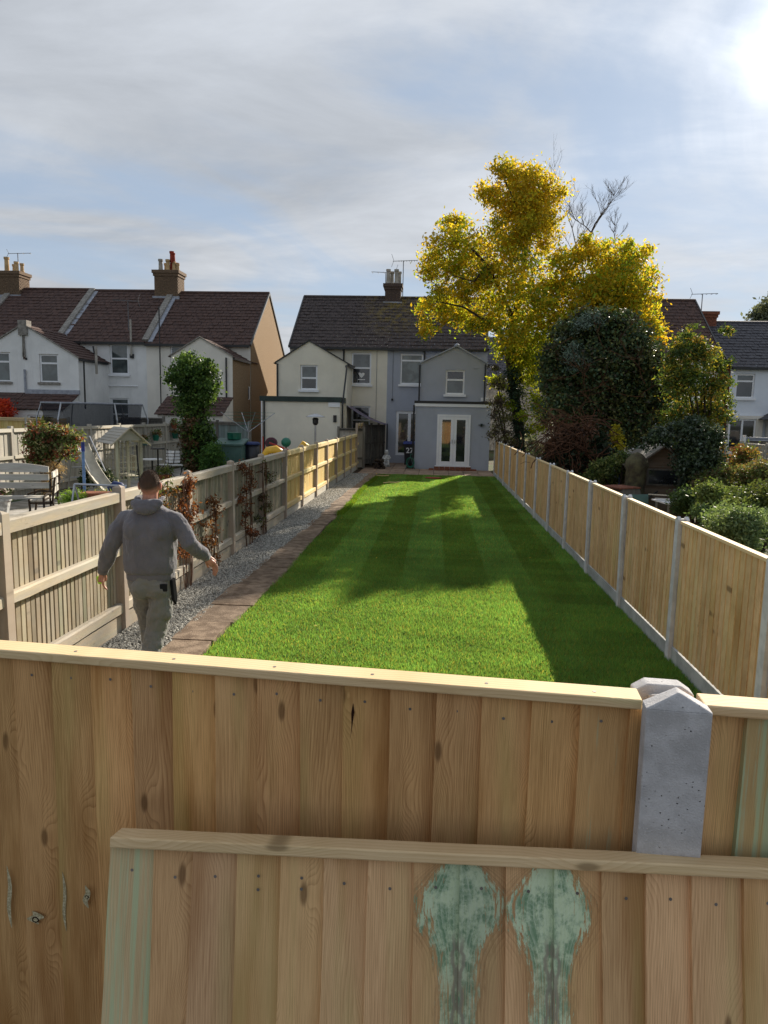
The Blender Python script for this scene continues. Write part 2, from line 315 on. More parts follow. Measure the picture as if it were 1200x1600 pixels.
def cloth_mat(name, c, c2, weave=900.):
    mt, T = new_mat(name)
    o = T.node('ShaderNodeTexCoord').outputs['Object']
    n = T.noise(o, 5, 6, .6); f = T.noise(o, weave, 2, .5)
    st = T.node('ShaderNodeVectorMath', {0: o, 1: (9., 9., 1.6)}, operation='MULTIPLY').outputs[0]
    fold = T.noise(st, 1.6, 4, .55, .6)
    finish(T, T.mix(T.ramp(T.math('ADD', T.math('MULTIPLY', n, .7), T.math('MULTIPLY', f, .3)), .35, .65), c2, c), .92, .12, T.math('ADD', T.math('MULTIPLY', fold, 6.), T.math('MULTIPLY', f, .25)), .55, .008, **{'Sheen Weight': .25, 'Sheen Roughness': .5})
    MATS[name] = mt
cloth_mat('hoodie_cloth', (.140, .137, .155), (.105, .103, .118)); cloth_mat('trouser_cloth', (.185, .184, .17), (.155, .154, .142))
mat('pocket_cloth', (.018, .018, .020), .9, .1, bump=.1); mat('lime_plastic', (.42, .75, .05), .5, .4, bump=0); mat('boot_leather', (.05, .04, .03), .7, .3)

# ------------------------------------------------------------------ geometry helpers
class MB:
    def __init__(s): s.v = []; s.f = []
    def add(s, vs, fs):
        k = len(s.v); s.v += [tuple(p) for p in vs]; s.f += [tuple(i+k for i in f) for f in fs]; return s
    def box(s, x0, x1, y0, y1, z0, z1, M=None):
        vs = [Vector((x, y, z)) for x in (x0, x1) for y in (y0, y1) for z in (z0, z1)]
        if M is not None: vs = [M @ p for p in vs]
        return s.add(vs, [(0, 1, 3, 2), (4, 6, 7, 5), (0, 4, 5, 1), (2, 3, 7, 6), (0, 2, 6, 4), (1, 5, 7, 3)])
    def prism(s, poly, y0, y1, axis='y'):
        """polygon in (x,z) extruded along y, or in (y,z) extruded along x"""
        n = len(poly)
        P = (lambda a, b, t: (a, t, b)) if axis == 'y' else ((lambda a, b, t: (t, a, b)) if axis == 'x' else (lambda a, b, t: (a, b, t)))
        vs = [P(a, b, y0) for a, b in poly]+[P(a, b, y1) for a, b in poly]
        fs = [tuple(range(n)), tuple(range(2*n-1, n-1, -1))]+[(i, i+n, (i+1) % n+n, (i+1) % n) for i in range(n)]
        return s.add(vs, fs)
    def beam(s, p, q, w=.05, h=None, upv=(0, 0, 1)):
        p, q = Vector(p), Vector(q); h = h or w
        d = (q-p).normalized(); sx = d.cross(Vector(upv))
        if sx.length < 1e-3: sx = d.cross(Vector((1, 0, 0)))
        sx.normalize(); sy = sx.cross(d)
        vs = [c+sx*(a*w/2)+sy*(b*h/2) for c in (p, q) for a, b in ((-1, -1), (1, -1), (1, 1), (-1, 1))]
        return s.add(vs, [(3, 2, 1, 0), (4, 5, 6, 7), (0, 1, 5, 4), (1, 2, 6, 5), (2, 3, 7, 6), (3, 0, 4, 7)])
    def tube(s, pts, rad, n=8, cap=True):
        pts = [Vector(p) for p in pts]; rad = rad if hasattr(rad, '__len__') else [rad]*len(pts)
        k = len(s.v); prev = None
        for i, p in enumerate(pts):
            d = (pts[min(i+1, len(pts)-1)]-pts[max(i-1, 0)]).normalized()
            if prev is None: sx = d.orthogonal().normalized()
            else: sx = (prev-d*prev.dot(d)).normalized()
            prev = sx; sy = d.cross(sx)
            r = rad[i]; rx, ry = r if hasattr(r, '__len__') else (r, r)
            for j in range(n):
                t = 2*math.pi*j/n; s.v.append(tuple(p+sx*(rx*math.cos(t))+sy*(ry*math.sin(t))))
        for i in range(len(pts)-1):
            for j in range(n): s.f.append((k+i*n+j, k+i*n+(j+1) % n, k+(i+1)*n+(j+1) % n, k+(i+1)*n+j))
        if cap: s.f.append(tuple(k+j for j in range(n-1, -1, -1))); s.f.append(tuple(k+(len(pts)-1)*n+j for j in range(n)))
        return s
    def lathe(s, prof, c=(0, 0, 0), n=16):
        return s.tube([(c[0], c[1], c[2]+z) for r, z in prof], [r for r, z in prof], n)
    def mesh(s, name, m=None, smooth=False):
        me = bpy.data.meshes.new(name); me.from_pydata(s.v, [], s.f); me.validate()
        bm = bmesh.new(); bm.from_mesh(me); bmesh.ops.recalc_face_normals(bm, faces=bm.faces); bm.to_mesh(me); bm.free()
        if m: me.materials.append(MATS[m])
        if smooth: me.polygons.foreach_set('use_smooth', [True]*len(me.polygons))
        return me
    def build(s, name, m, parent=None, loc=(0, 0, 0), rot=(0, 0, 0), smooth=False, kind=None, bevel=0):
        o = link(name, s.mesh(name, m, smooth), parent, loc, rot, kind)
        if bevel:
            b = o.modifiers.new('bevel', 'BEVEL'); b.width = bevel; b.segments = 2; b.limit_method = 'ANGLE'
        return o
def link(name, me, parent=None, loc=(0, 0, 0), rot=(0, 0, 0), kind=None):
    o = bpy.data.objects.new(name, me); col.objects.link(o); o.location = loc; o.rotation_euler = rot
    if parent: o.parent = parent
    if kind: o['kind'] = kind
    return o
def tag(o, label, cat, group=None):
    o['label'] = label; o['category'] = cat
    if group: o['group'] = group
    return o
def thing(name, label, cat, loc=(0, 0, 0), rz=0., group=None):
    return tag(link(name, None, None, loc, (0, 0, rz)), label, cat, group)
def struct(name, mb, m, **kw): return mb.build(name, m, kind='structure', **kw)
def catenary(a, b, sag=0., n=8):
    a, b = Vector(a), Vector(b)
    return [a.lerp(b, i/n)-Vector((0, 0, sag*4*(i/n)*(1-i/n))) for i in range(n+1)]

# ------------------------------------------------------------------ ground
def grid(x0, x1, y0, y1, nx, ny, z):
    mb = MB(); vs = [(x0+(x1-x0)*i/nx, y0+(y1-y0)*j/ny, z) for j in range(ny+1) for i in range(nx+1)]
    return mb.add(vs, [(j*(nx+1)+i, j*(nx+1)+i+1, (j+1)*(nx+1)+i+1, (j+1)*(nx+1)+i) for j in range(ny) for i in range(nx)])
struct('ground', grid(-700, 700, -300, 900, 4, 4, -.05), 'rough_ground')
struct('service_path', MB().box(-6, 6, -4, 1.15, -.05, .62), 'soil')           # raised ground the picture is taken from
mt, T = new_mat('lawn_soil')
gp = T.node('ShaderNodeNewGeometry').outputs['Position']
finish(T, T.mix(T.ramp(T.noise(gp, 3., 5), .35, .65), (.085, .155, .030), (.11, .19, .038)), .95, .1, T.noise(gp, 60., 4), .6, .02)
MATS['lawn_soil'] = mt
struct('lawn', grid(-2.16, 2.40, 1.7, 27.95, 6, 20, 0.), 'lawn_soil')
struct('neighbour_yard', grid(-10.5, -3.36, 6, 31, 6, 10, -.03), 'neighbour_paving')
struct('rough_lawn', grid(-8.6, -6.5, 16, 26.5, 2, 4, -.02), 'lawn_soil')
struct('gravel_strip', grid(-3.28, -2.55, 1.7, 27.6, 2, 10, -.008), 'kerb_concrete')
# stone slab path beside the lawn
path = link('path', None, kind='structure')
rs = random.Random(5)
y = 1.8; row = 0
while y < 27.6:
    ln = rs.uniform(.62, 1.15)
    wob = .06*math.sin(y*.55)
    xl = -2.62+wob*.5+rs.uniform(-.03, .03); xr = -2.17+.045*math.sin(y*.8)+rs.uniform(-.02, .02)
    pts = []
    for k in range(5): pts.append((xl+rs.uniform(-.014, .014), y+.012+(ln-.024)*k/4))
    for k in range(5): pts.append((xr+rs.uniform(-.014, .014), y+ln-.012-(ln-.024)*k/4))
    MB().prism(pts, -.03, .018+rs.uniform(-.006, .010), axis='z').build('slab', 'paving_slab', path, bevel=.006)
    y += ln
# patio of square slabs behind the house
patio = link('patio', None, kind='structure')
me_s = MB().box(-.29, .29, -.29, .29, -.04, .0).mesh('slab', 'patio_slab')
k = 0
for i in range(-6, 4):
    for j in range(5):
        x = i*.6+.29; yy = 28.25+j*.6
        if x > -3.2 and x < 2.3: link('slab', me_s, patio, (x, yy, .025+rs.uniform(-.006, .006)), (rs.uniform(-.006, .006), rs.uniform(-.006, .006), 0))
for i in range(-5, -1):
    for j in range(5, 11):
        x = i*.6+.29
        if x < -1.0 and x > -2.6: link('slab', me_s, patio, (x, 28.25+j*.6, .03+rs.uniform(-.006, .006)))
struct('patio_base', grid(-3.25, 2.3, 27.95, 34.5, 2, 2, -.012), 'soil')

# ------------------------------------------------------------------ houses
FY, RY = 34.5, 38.3
def tiles(name, parent, x0, x1, ye, ze, yr, zr, m, row=.30, wid=.29, th=.035, seed=1, hole=None, both=False):
    """overlapping roof tiles, every one its own little slab, joined"""
    rg = random.Random(seed); mb = MB()
    for (a, b) in (((ye, ze), (yr, zr)),) + ((((2*yr-ye), ze), (yr, zr)),)*(1 if both else 0):
        dy, dz = b[0]-a[0], b[1]-a[1]; L = math.hypot(dy, dz); ty, tz = dy/L, dz/L; ny, nz = -tz*(1 if dy > 0 else -1), abs(ty)
        n = max(1, round(L/row)); rw = L/n; cnt = max(1, round(abs(x1-x0)/wid)); cw = (x1-x0)/cnt
        for i in range(n):
            s0, s1 = i*rw-.03, (i+1)*rw+.03
            for j in range(-1, cnt):
                o = (.5*cw if i % 2 else 0)
                xa, xb = x0+j*cw+o, x0+(j+1)*cw+o-.018
                xa, xb = max(xa, x0), min(xb, x1)
                if xb-xa < .03: continue
                if hole and hole(.5*(xa+xb), a[0]+ty*.5*(s0+s1)): continue
                h0 = th+rg.uniform(-.012, .020); h1 = .006
                P = lambda s, h, x: (x, a[0]+ty*s+ny*h, a[1]+tz*s+nz*h)
                mb.add([P(s0, h0, xa), P(s0, h0, xb), P(s1, h1+.004, xb), P(s1, h1+.004, xa), P(s0, -.01, xa), P(s0, -.01, xb), P(s1, -.01, xb), P(s1, -.01, xa)],
                       [(0, 1, 2, 3), (0, 4, 5, 1), (1, 5, 6, 2), (3, 7, 4, 0)])
    return mb.build(name, m, parent, kind='stuff')

CUT = {}
def window(parent, x0, x1, z0, z1, y, split=.45, pane='window_glass', sill=True, vert=None, fr=.07, arch=False, wall='white_render'):
    """frame ring with a transom (or mullion), panes set back, projecting sill; y = wall face towards -Y"""
    CUT.setdefault(parent.name, []).append((x0-.004, x1+.004, y-.3, y+.13, z0-.004, z1+.004)); mb = MB(); yo, yi = y+.055, y+.118
    mb.box(x0, x0+fr, yo, yi, z0, z1).box(x1-fr, x1, yo, yi, z0, z1).box(x0+fr, x1-fr, yo, yi, z1-fr, z1).box(x0+fr, x1-fr, yo, yi, z0, z0+fr)
    zs = z0+(z1-z0)*split if split else None
    if split: mb.box(x0+fr, x1-fr, yo-.004, yi, zs-fr*.55, zs+fr*.55)
    if vert: mb.box((x0+x1)/2-fr*.6, (x0+x1)/2+fr*.6, yo-.004, yi, z0+fr, z1-fr)
    f = mb.build('window', 'white_upvc', parent)
    cells = []
    if split: cells = [(x0+fr, x1-fr, z0+fr, zs-fr*.5), (x0+fr, x1-fr, zs+fr*.5, z1-fr)]
    elif vert: cells = [(x0+fr, (x0+x1)/2-fr*.5, z0+fr, z1-fr), ((x0+x1)/2+fr*.5, x1-fr, z0+fr, z1-fr)]
    else: cells = [(x0+fr, x1-fr, z0+fr, z1-fr)]
    for i, c in enumerate(cells):
        p = pane[i % len(pane)] if isinstance(pane, (list, tuple)) else pane
        MB().box(c[0], c[1], y+.085, y+.10, c[2], c[3]).build('pane', p, f)
    if sill: MB().box(x0-.08, x1+.08, y-.09, y-.003, z0-.10, z0-.003).box(x0, x1, y-.002, y+.054, z0-.003+.004, z0+.012).build('sill', 'white_upvc' if sill is True else sill, f)
    if arch:
        n = 8; pts = [(x0-.03, z1+.0), (x0-.03, z1+.03)]+[(x0-.03+(x1-x0+.06)*i/n, z1+.03+.07*math.sin(math.pi*i/n)) for i in range(1, n)]+[(x1+.03, z1+.03), (x1+.03, z1)]
        MB().prism(pts, y-.012, y-.003).build('lintel', wall, f)
    return f
def pipe(parent, pts, m='black_plastic', r=.038, name='drainpipe'): return MB().tube(pts, r, 8).build(name, m, parent)
def wallbox(parent, x0, x1, y0, y1, z0, z1, m, name='wall'): return MB().box(x0, x1, y0, y1, z0, z1).build(name, m, parent)

def chimney(parent, x, y, w_, d_, z0, z1, m, pots, flash=True):
    mb = MB().box(x-w_/2, x+w_/2, y-d_/2, y+d_/2, z0, z1-.30).box(x-w_/2-.05, x+w_/2+.05, y-d_/2-.05, y+d_/2+.05, z1-.30, z1-.16)
    mb.box(x-w_/2-.10, x+w_/2+.10, y-d_/2-.10, y+d_/2+.10, z1-.16, z1)
    c = mb.build('chimney', m, parent)
    # brick courses standing slightly proud
    cm = MB(); rg = random.Random(int(abs(x)*10)); z = z0+.02; i = 0
    while z < z1-.34:
        for fx in range(int(w_/.22)):
            a = x-w_/2+fx*.22+(.11 if i % 2 else 0)+.006
            cm.box(a, min(a+.205, x+w_/2-.003), y-d_/2-.009-rg.random()*.006, y-d_/2+.02, z, z+.062)
        for fy in range(int(d_/.22)):
            b = y-d_/2+fy*.22+(.11 if i % 2 else 0)+.006
            cm.box(x+w_/2-.02, x+w_/2+.009+rg.random()*.006, b, min(b+.205, y+d_/2-.003), z, z+.062)
        z += .075; i += 1
    cm.build('brick', m, c, kind='stuff')
    if flash: MB().box(x-w_/2-.09, x+w_/2+.09, y-d_/2-.07, y-d_/2-.005, z0+.0, z0+.32).build('flashing', 'lead_flashing', c)
    for (dx, dy, h, r, pm) in pots:
        MB().lathe([(r*1.1, 0), (r*1.1, .08), (r*.9, .12), (r*.82, h-.12), (r*1.05, h-.10), (r*1.05, h)], (x+dx, y+dy, z1), 12).build('chimney_pot', pm, c)
    return c

def main_block(name, label, cat, x0, x1, ze, zr, wm, tm, gl=None, gr=None, seed=1, group=None):
    h = thing(name, label, cat, (0, 0, 0), 0, group)
    yb = 2*RY-FY
    MB().prism([(FY, -.05), (yb, -.05), (yb, ze), (RY, zr-.06), (FY, ze)], x0, x1, axis='x').build('wall', wm, h)
    roof = tiles('roof', h, x0-(.06 if gl else 0), x1+(.06 if gr else 0), FY-.14, ze-.10, RY, zr, tm, seed=seed)
    MB().prism([(yb+.14, ze-.10), (RY, zr), (RY, zr-.05), (yb+.14, ze-.15)], x0, x1, axis='x').build('rear_roof', tm, h)
    MB().tube([(x0-.05, RY, zr+.02), (x1+.05, RY, zr+.02)], .09, 8).build('ridge', tm, h)
    MB().box(x0, x1, FY-.22, FY-.10, ze-.20, ze-.09).build('gutter', 'black_plastic', h)
    for g, gx in ((gl, x0), (gr, x1)):
        if g:
            s = -1 if gx == x0 else 1
            MB().prism([(FY, -.05), (yb, -.05), (yb, ze), (RY, zr-.08), (FY, ze)], gx+s*.004, gx+s*.02, axis='x').build('gable_wall', g, h)
            vb = MB()
            for ya in (FY-.16, yb+.16): vb.beam((gx+s*.04, ya, ze-.10), (gx+s*.04, RY, zr+.02), .07, .10)
            vb.build('verge_board', 'black_plastic', h)
    return h

def wing(h, x0, x1, y0, zapex, zeave, wm, tm, xa=None, side=None, seed=3, overhang=.10, verge='black_plastic', zb=-.05, ridge_to=FY+1.2):
    """two-storey rear wing with its gable towards the garden"""
    xa = xa if xa is not None else (x0+x1)/2
    MB().prism([(x0, zb), (x1, zb), (x1, zeave), (xa, zapex), (x0, zeave)], y0, FY+.3).build('wing_wall', wm, h)
    if side: MB().box(x1+.003, x1+.02, y0+.02, FY, zb, zeave-.02).build('side_wall', side, h)
    mb = MB(); rg = random.Random(seed)
    for (xe, s) in ((x0, -1), (x1, 1)):
        L = math.hypot(xe-xa, zapex-zeave); dx, dz = (xa-xe)/L, (zapex-zeave)/L; nx, nz = s*abs(dz), abs(dx)
        n = max(2, round((L+overhang)/.28)); rw = (L+overhang)/n
        ya = y0-.04; cn = max(1, round((ridge_to-ya)/.29)); cw = (ridge_to-ya)/cn
        for i in range(n):
            s0, s1 = i*rw-overhang-.02, (i+1)*rw-overhang+.02
            for j in range(cn):
                h0 = .045+rg.uniform(-.008, .012); P = lambda q, t, yy: (xe+dx*q+nx*t, yy, zeave+dz*q+nz*t)
                a, b = ya+j*cw, ya+(j+1)*cw-.018
                mb.add([P(s0, h0, a), P(s0, h0, b), P(s1, .016, b), P(s1, .016, a), P(s0, .002, a), P(s0, .002, b), P(s1, .002, b), P(s1, .002, a)],
                       [(0, 1, 2, 3), (0, 4, 5, 1), (1, 5, 6, 2), (3, 7, 4, 0), (0, 3, 7, 4)])
    mb.build('wing_roof', tm, h, kind='stuff')
    vb = MB(); vb.beam((x0-.05, y0-.05, zeave), (xa, y0-.05, zapex+.03), .05, .05); vb.beam((x1+.05, y0-.05, zeave), (xa, y0-.05, zapex+.03), .05, .05)
    vb.build('verge_board', verge, h)
    if x1 > -900: MB().box(x1+.03, x1+.12, y0-.02, FY-.25, zeave-.13, zeave-.03).build('gutter', 'black_plastic', h)

# --- cream half of the pair
H1 = main_block('cream_house', 'cream rendered terraced house with dark green flat roof extension and purple awning', 'house', -7.0, -2.35, 5.52, 8.32, 'cream_render', 'roof_tile_dark', gl='cream_render', seed=4)
wing(H1, -7.23, -4.02, 32.5, 5.50, 4.55, 'cream_render', 'roof_tile_dark', xa=-5.74, seed=5)
window(H1, -6.13, -5.36, 3.36, 4.46, 32.5, .48, ['dark_glass', 'window_glass'], wall='cream_render', arch=True)
wf = window(H1, -4.05, -3.12, 3.72, 5.20, 34.5, .52, ['dark_glass', 'window_glass'], wall='cream_render', arch=True)
window(H1, -4.02, -3.13, 1.35, 2.70, 34.5, .5, 'dark_glass', wall='cream_render', arch=True)
wallbox(H1, -7.55, -4.12, 31.0, 34.4, -.05, 2.80, 'cream_render', 'extension_wall')
wallbox(H1, -7.62, -4.06, 30.92, 34.4, 2.805, 3.02, 'dark_green_fascia', 'flat_roof')
wallbox(H1, -4.62, -4.12, 30.96, 30.997, 2.60, 2.80, 'white_upvc', 'vent_box')
wallbox(H1, -4.40, -4.26, 30.93, 30.997, 1.95, 2.25, 'black_plastic', 'meter_box')
pipe(H1, [(-7.17, 32.44, 4.5), (-7.17, 32.44, 3.02)]); pipe(H1, [(-4.06, 32.43, 4.45), (-4.0, 32.2, 4.3), (-4.0, 30.9, 2.7), (-4.0, 30.9, 0)])
pipe(H1, [(-4.42, 34.42, 5.4), (-4.42, 34.42, 4.6)]); pipe(H1, [(-7.42, 30.94, 2.8), (-7.42, 30.94, 0)]); pipe(H1, [(-7.53, 30.94, 2.8), (-7.53, 30.94, 0)], 'white_upvc', .03)
pipe(H1, [(-2.85, 34.47, 5.3), (-2.85, 34.47, 2.0)], 'aerial_metal', .008, 'cable')
# heart in the upper window
hp = [(.16*math.sin(t)**3*.9, .12*(math.cos(t)*1.0-.38*math.cos(2*t)-.15*math.cos(3*t))) for t in [i*math.pi/14 for i in range(28)]]
mb = MB().prism([(a, b) for a, b in hp], -.004, .004); mb.box(-.17, .17, -.004, .004, -.24, -.20)
mb.build('heart_sticker', 'white_paint', wf, (-3.58, 34.575, 4.17))
# --- grey half
H2 = main_block('grey_house', 'blue grey rendered terraced house with white french doors and patio in front', 'house', -2.35, 2.33, 5.50, 8.30, 'grey_render', 'roof_tile_dark', gr='grey_render', seed=6)
wing(H2, -.70, 2.20, 32.5, 5.36, 4.64, 'grey_render', 'grey_render', xa=.85, seed=7, overhang=.0, verge='grey_render')
MB().lathe([(.10, 0), (.12, .08), (.03, .16)], (.85, 32.46, 5.34), 8).build('finial', 'grey_render', H2)
window(H2, .40, 1.24, 3.27, 4.34, 32.5, .60, ['window_glass', 'dark_glass'])
window(H2, -1.73, -.66, 3.76, 5.18, 34.5, .78, 'blind_glass', arch=True, wall='grey_render')
d = window(H2, -1.88, -.60, .40, 2.50, 34.5, None, ['dark_glass', 'dark_glass'], sill=False, vert=True, fr=.12)
wallbox(H2, -.86, 2.33, 31.0, 34.4, -.05, 2.70, 'grey_render', 'extension_wall')
wallbox(H2, -.92, 2.40, 30.93, 34.4, 2.835, 2.94, 'black_plastic', 'flat_roof')
wallbox(H2, -.90, 2.38, 30.95, 34.38, 2.704, 2.832, 'white_upvc', 'fascia')
CUT[H2.name].append((.075, 1.505, 30.7, 31.06, .15, 2.385))
dr = MB().box(.08, .17, 30.93, 31.03, .2, 2.38).box(1.41, 1.50, 30.93, 31.03, .2, 2.38).box(.17, 1.41, 30.93, 31.03, 2.29, 2.38).box(.02, 1.56, 30.90, 31.03, .10, .20).build('door_frame', 'white_upvc', H2)
for a, b in ((.175, .787), (.793, 1.405)):
    dd = MB().box(a, a+.12, 30.945, 31.01, .205, 2.285).box(b-.12, b, 30.945, 31.01, .205, 2.285).box(a+.12, b-.12, 30.945, 31.01, 2.16, 2.285).box(a+.12, b-.12, 30.945, 31.01, .205, .38).build('door', 'white_upvc', H2)
    MB().box(a+.12, b-.12, 30.97, 30.985, .38, 2.16).build('pane', 'dark_glass', dd)
    MB().box((b-.07) if a < .5 else (a+.04), (b-.04) if a < .5 else (a+.07), 30.90, 30.94, 1.15, 1.32).build('handle', 'galvanised', dd)
pipe(H2, [(-.60, 34.42, 5.4), (-.60, 34.42, 4.7), (-.76, 32.4, 4.5), (-.76, 32.4, 2.95)]); pipe(H2, [(2.13, 32.42, 4.6), (2.13, 32.42, 2.95)]); pipe(H2, [(-.93, 30.95, 2.75), (-.93, 30.95, 0)])
pipe(H2, [(-2.08, 34.47, 5.3), (-2.08, 34.47, 3.1)], 'aerial_metal', .008, 'cable')
wallbox(H2, -2.13, -2.03, 34.40, 34.498, 2.98, 3.08, 'black_plastic', 'vent_cowl')
wallbox(H2, 1.62, 1.82, 32.47, 32.498, 4.42, 4.50, 'grey_render', 'air_brick')
lt = MB().box(1.92, 2.0, 30.90, 30.998, 1.90, 2.02).box(1.83, 2.08, 30.80, 30.95, 1.95, 1.98).build('wall_lamp', 'dark_green_fascia', H2)
wallbox(H2, 1.98, 2.32, 32.44, 32.497, 3.0, 3.15, 'white_upvc', 'vent_box')
chimney(H2, -2.38, 38.3, .80, .75, 7.75, 8.98, 'chimney_brick_dark', [(-.26, -.1, .75, .12, 'pot_grey'), (-.08, .12, .68, .11, 'pot_grey'), (.16, -.1, .75, .12, 'pot_grey'), (.3, .14, .68, .11, 'pot_grey')])
def aerial(name, label, base, h, dirx=1, n=9, tilt=0.05, size=.5):
    t = thing(name, label, 'aerial', base)
    MB().tube([(0, 0, 0), (0, 0, h)], .022, 6).build('mast', 'aerial_metal', t)
    mb = MB().tube([(-.55*dirx, 0, h-.03), (.75*dirx, 0, h+tilt)], .014, 6)
    for i in range(n):
        x = (-.5+i*1.2/(n-1))*dirx; z = h-.03+.1*(i/n)*tilt*10
        if i > 1: mb.tube([(x, -size*.3, z), (x, size*.3, z)], .010, 5)
    for s in (-1, 1): mb.tube([(-.5*dirx, 0, h), (-.62*dirx, 0, h+s*size*.55)], .010, 5)
    mb.build('boom', 'aerial_metal', t); return t
aerial('roof_aerial', 'tall thin television aerial on a mast behind the paired chimney', (-1.90, 38.6, 8.1), 2.15, 1, 10, .02, .6)
aerial('roof_aerial', 'short small television aerial beside grey pots of the paired chimney', (-2.80, 38.55, 8.3), 1.35, -1, 5, .02, .7)

def cut_openings():
    for hn, cuts in CUT.items():
        h = bpy.data.objects[hn]
        for ch in [c for c in h.children if c.name.split('.')[0] in ('wall', 'wing_wall', 'extension_wall', 'lean_to_wall', 'bay_wall', 'porch_wall')]:
            xs_ = [v.co for v in ch.data.vertices]; y0_ = min(p.y for p in xs_)
            mine = [c for c in cuts if c[3] > y0_ > c[2] and c[0] < max(p.x for p in xs_) and c[1] > min(p.x for p in xs_) and c[4] < max(p.z for p in xs_)]
            if not mine: continue
            cm = MB()
            for c in mine: cm.box(*c)
            co = bpy.data.objects.new('cut', cm.mesh('cut')); col.objects.link(co)
            b_ = ch.modifiers.new('b', 'BOOLEAN'); b_.operation = 'DIFFERENCE'; b_.object = co; b_.solver = 'EXACT'
            dg = bpy.context.evaluated_depsgraph_get(); me = bpy.data.meshes.new_from_object(ch.evaluated_get(dg))
            ch.modifiers.clear(); ch.data = me; bpy.data.objects.remove(co)

# brick steps under the french doors
st = thing('brick_step', 'low red brick step below the white french doors', 'step', (.78, 30.5, 0))
for j in range(2):
    for i in range(9 if j == 0 else 7):
        MB().box(-.105, .105, -.05, .05, 0, .065).build('brick', 'red_brick', st, (-.9+i*.225+(0 if j == 0 else .22), -.03+.16*j, .03+.07*j), (0, 0, rs.uniform(-.03, .03)))
    for i in range(9 if j == 0 else 7):
        MB().box(-.105, .105, -.05, .05, 0, .065).build('brick', 'red_brick', st, (-.9+i*.225+(0 if j == 0 else .22), .11+.14*j, .03+.07*j))

# --- terrace to the west: three houses
def party(h, x, tm=False):
    mb = MB(); mb.beam((x, FY-.1, 5.62), (x, RY, 8.62), .30, .14); mb.build('parapet', 'cement_verge', h)
    MB().beam((x+.24, FY-.1, 5.56), (x+.24, RY, 8.56), .20, .05).build('flashing', 'lead_flashing', h)
A = main_block('end_terrace_house', 'end terrace house with sunlit brown pebbledash gable and off white rear wall', 'house', -14.05, -8.93, 5.56, 8.47, 'offwhite_render', 'roof_tile_brown', gr='pebble_render', seed=11)
party(A, -14.05)
wing(A, -11.72, -8.96, 31.5, 5.50, 4.70, 'offwhite_render', 'roof_tile_brown', xa=-10.40, side='pebble_render', seed=12, verge='cement_verge')
window(A, -12.86, -12.05, 4.05, 5.40, 34.5, .5, arch=True)
window(A, -12.9, -12.05, 1.2, 2.75, 34.5, .5, arch=True)
tiles('lean_to_roof', A, -11.9, -8.92, 29.9, 2.15, 31.45, 2.92, 'roof_tile_brown', seed=13)
MB().prism([(30.0, -.05), (31.5, -.05), (31.5, 2.86), (30.0, 2.12)], -11.8, -8.97, axis='x').build('lean_to_wall', 'offwhite_render', A)
pipe(A, [(-9.22, 31.42, 4.65), (-9.22, 31.42, 2.9)]); pipe(A, [(-13.30, 34.3, 7.2), (-13.30, 34.3, 0)], 'black_plastic', .03)
window(A, -9.0, -8.88, 2.9, 3.5, 34.0, None, 'dark_glass', sill=False, fr=.02)
chimney(A, -14.25, 38.3, 1.25, 1.0, 7.9, 9.55, 'chimney_brick', [(-.42, -.1, .62, .12, 'pot_grey'), (-.20, .1, .45, .11, 'pot_buff'), (-.02, -.12, .60, .12, 'pot_buff'), (.14, .05, 1.05, .12, 'pot_red'), (.30, -.1, .50, .10, 'pot_buff'), (.38, .12, .48, .10, 'pot_red'), (.48, -.05, .42, .10, 'pot_buff')])
MB().lathe([(.125, 0), (.10, .4), (.11, .42), (.12, .5)], (-13.99, 38.2, 9.98), 12).build('chimney_cowl', 'pot_red', A)
B = main_block('white_terrace_house', 'white rendered terraced house behind the trampoline with a white flue pipe', 'house', -18.45, -14.05, 5.62, 8.53, 'white_render', 'roof_tile_brown', seed=14)
party(B, -18.45)
window(B, -15.87, -14.96, 4.0, 5.45, 34.5, .52, 'window_glass', arch=True)
window(B, -15.90, -15.0, 1.3, 2.85, 34.5, .5, 'window_glass', arch=True)
wing(B, -18.42, -15.95, 31.5, 5.95, 4.55, 'white_render', 'roof_tile_brown', xa=-18.40, seed=15, overhang=.08, verge='cement_verge')
window(B, -17.75, -16.89, 3.45, 4.69, 31.5, .68, 'window_glass', arch=True, sill='cement_verge')
tiles('lean_to_roof', B, -18.4, -15.9, 30.0, 2.25, 31.45, 2.95, 'roof_tile_brown', seed=16)
MB().box(-18.4, -15.9, 31.38, 31.47, 2.93, 3.12).build('flashing', 'lead_flashing', B)
MB().prism([(30.1, -.05), (31.5, -.05), (31.5, 2.88), (30.1, 2.2)], -18.4, -16.0, axis='x').build('lean_to_wall', 'white_render', B)
window(B, -17.6, -16.4, 1.1, 2.0, 30.1, None, 'dark_glass', sill=False, vert=True)
pipe(B, [(-14.75, 34.38, 4.9), (-14.75, 34.38, 6.6)], 'pot_grey', .05, 'flue'); pipe(B, [(-15.75, 31.6, 4.4), (-15.75, 31.6, 2.3)]); pipe(B, [(-16.6, 34.3, 5.3), (-16.5, 34.3, 4.6)])
pipe(B, [(-15.65, 32.6, 5.15), (-15.65, 32.6, 3.9)], 'pot_grey', .06, 'flue')
wallbox(B, -14.85, -14.66, 34.42, 34.498, 4.78, 4.98, 'black_plastic', 'vent_cowl')
pipe(B, [(-16.4, 34.42, 3.45), (-14.5, 34.42, 3.45)], 'white_upvc', .03)
C3 = main_block('far_terrace_house', 'terraced house at the end of the row with only its white twin gabled wing showing', 'house', -22.9, -18.45, 5.66, 8.58, 'white_render', 'roof_tile_brown', seed=17)
party(C3, -22.9)
wing(C3, -20.9, -18.42, 31.5, 5.95, 4.55, 'white_render', 'roof_tile_brown', xa=-18.43, seed=18, overhang=.08, verge='cement_verge')
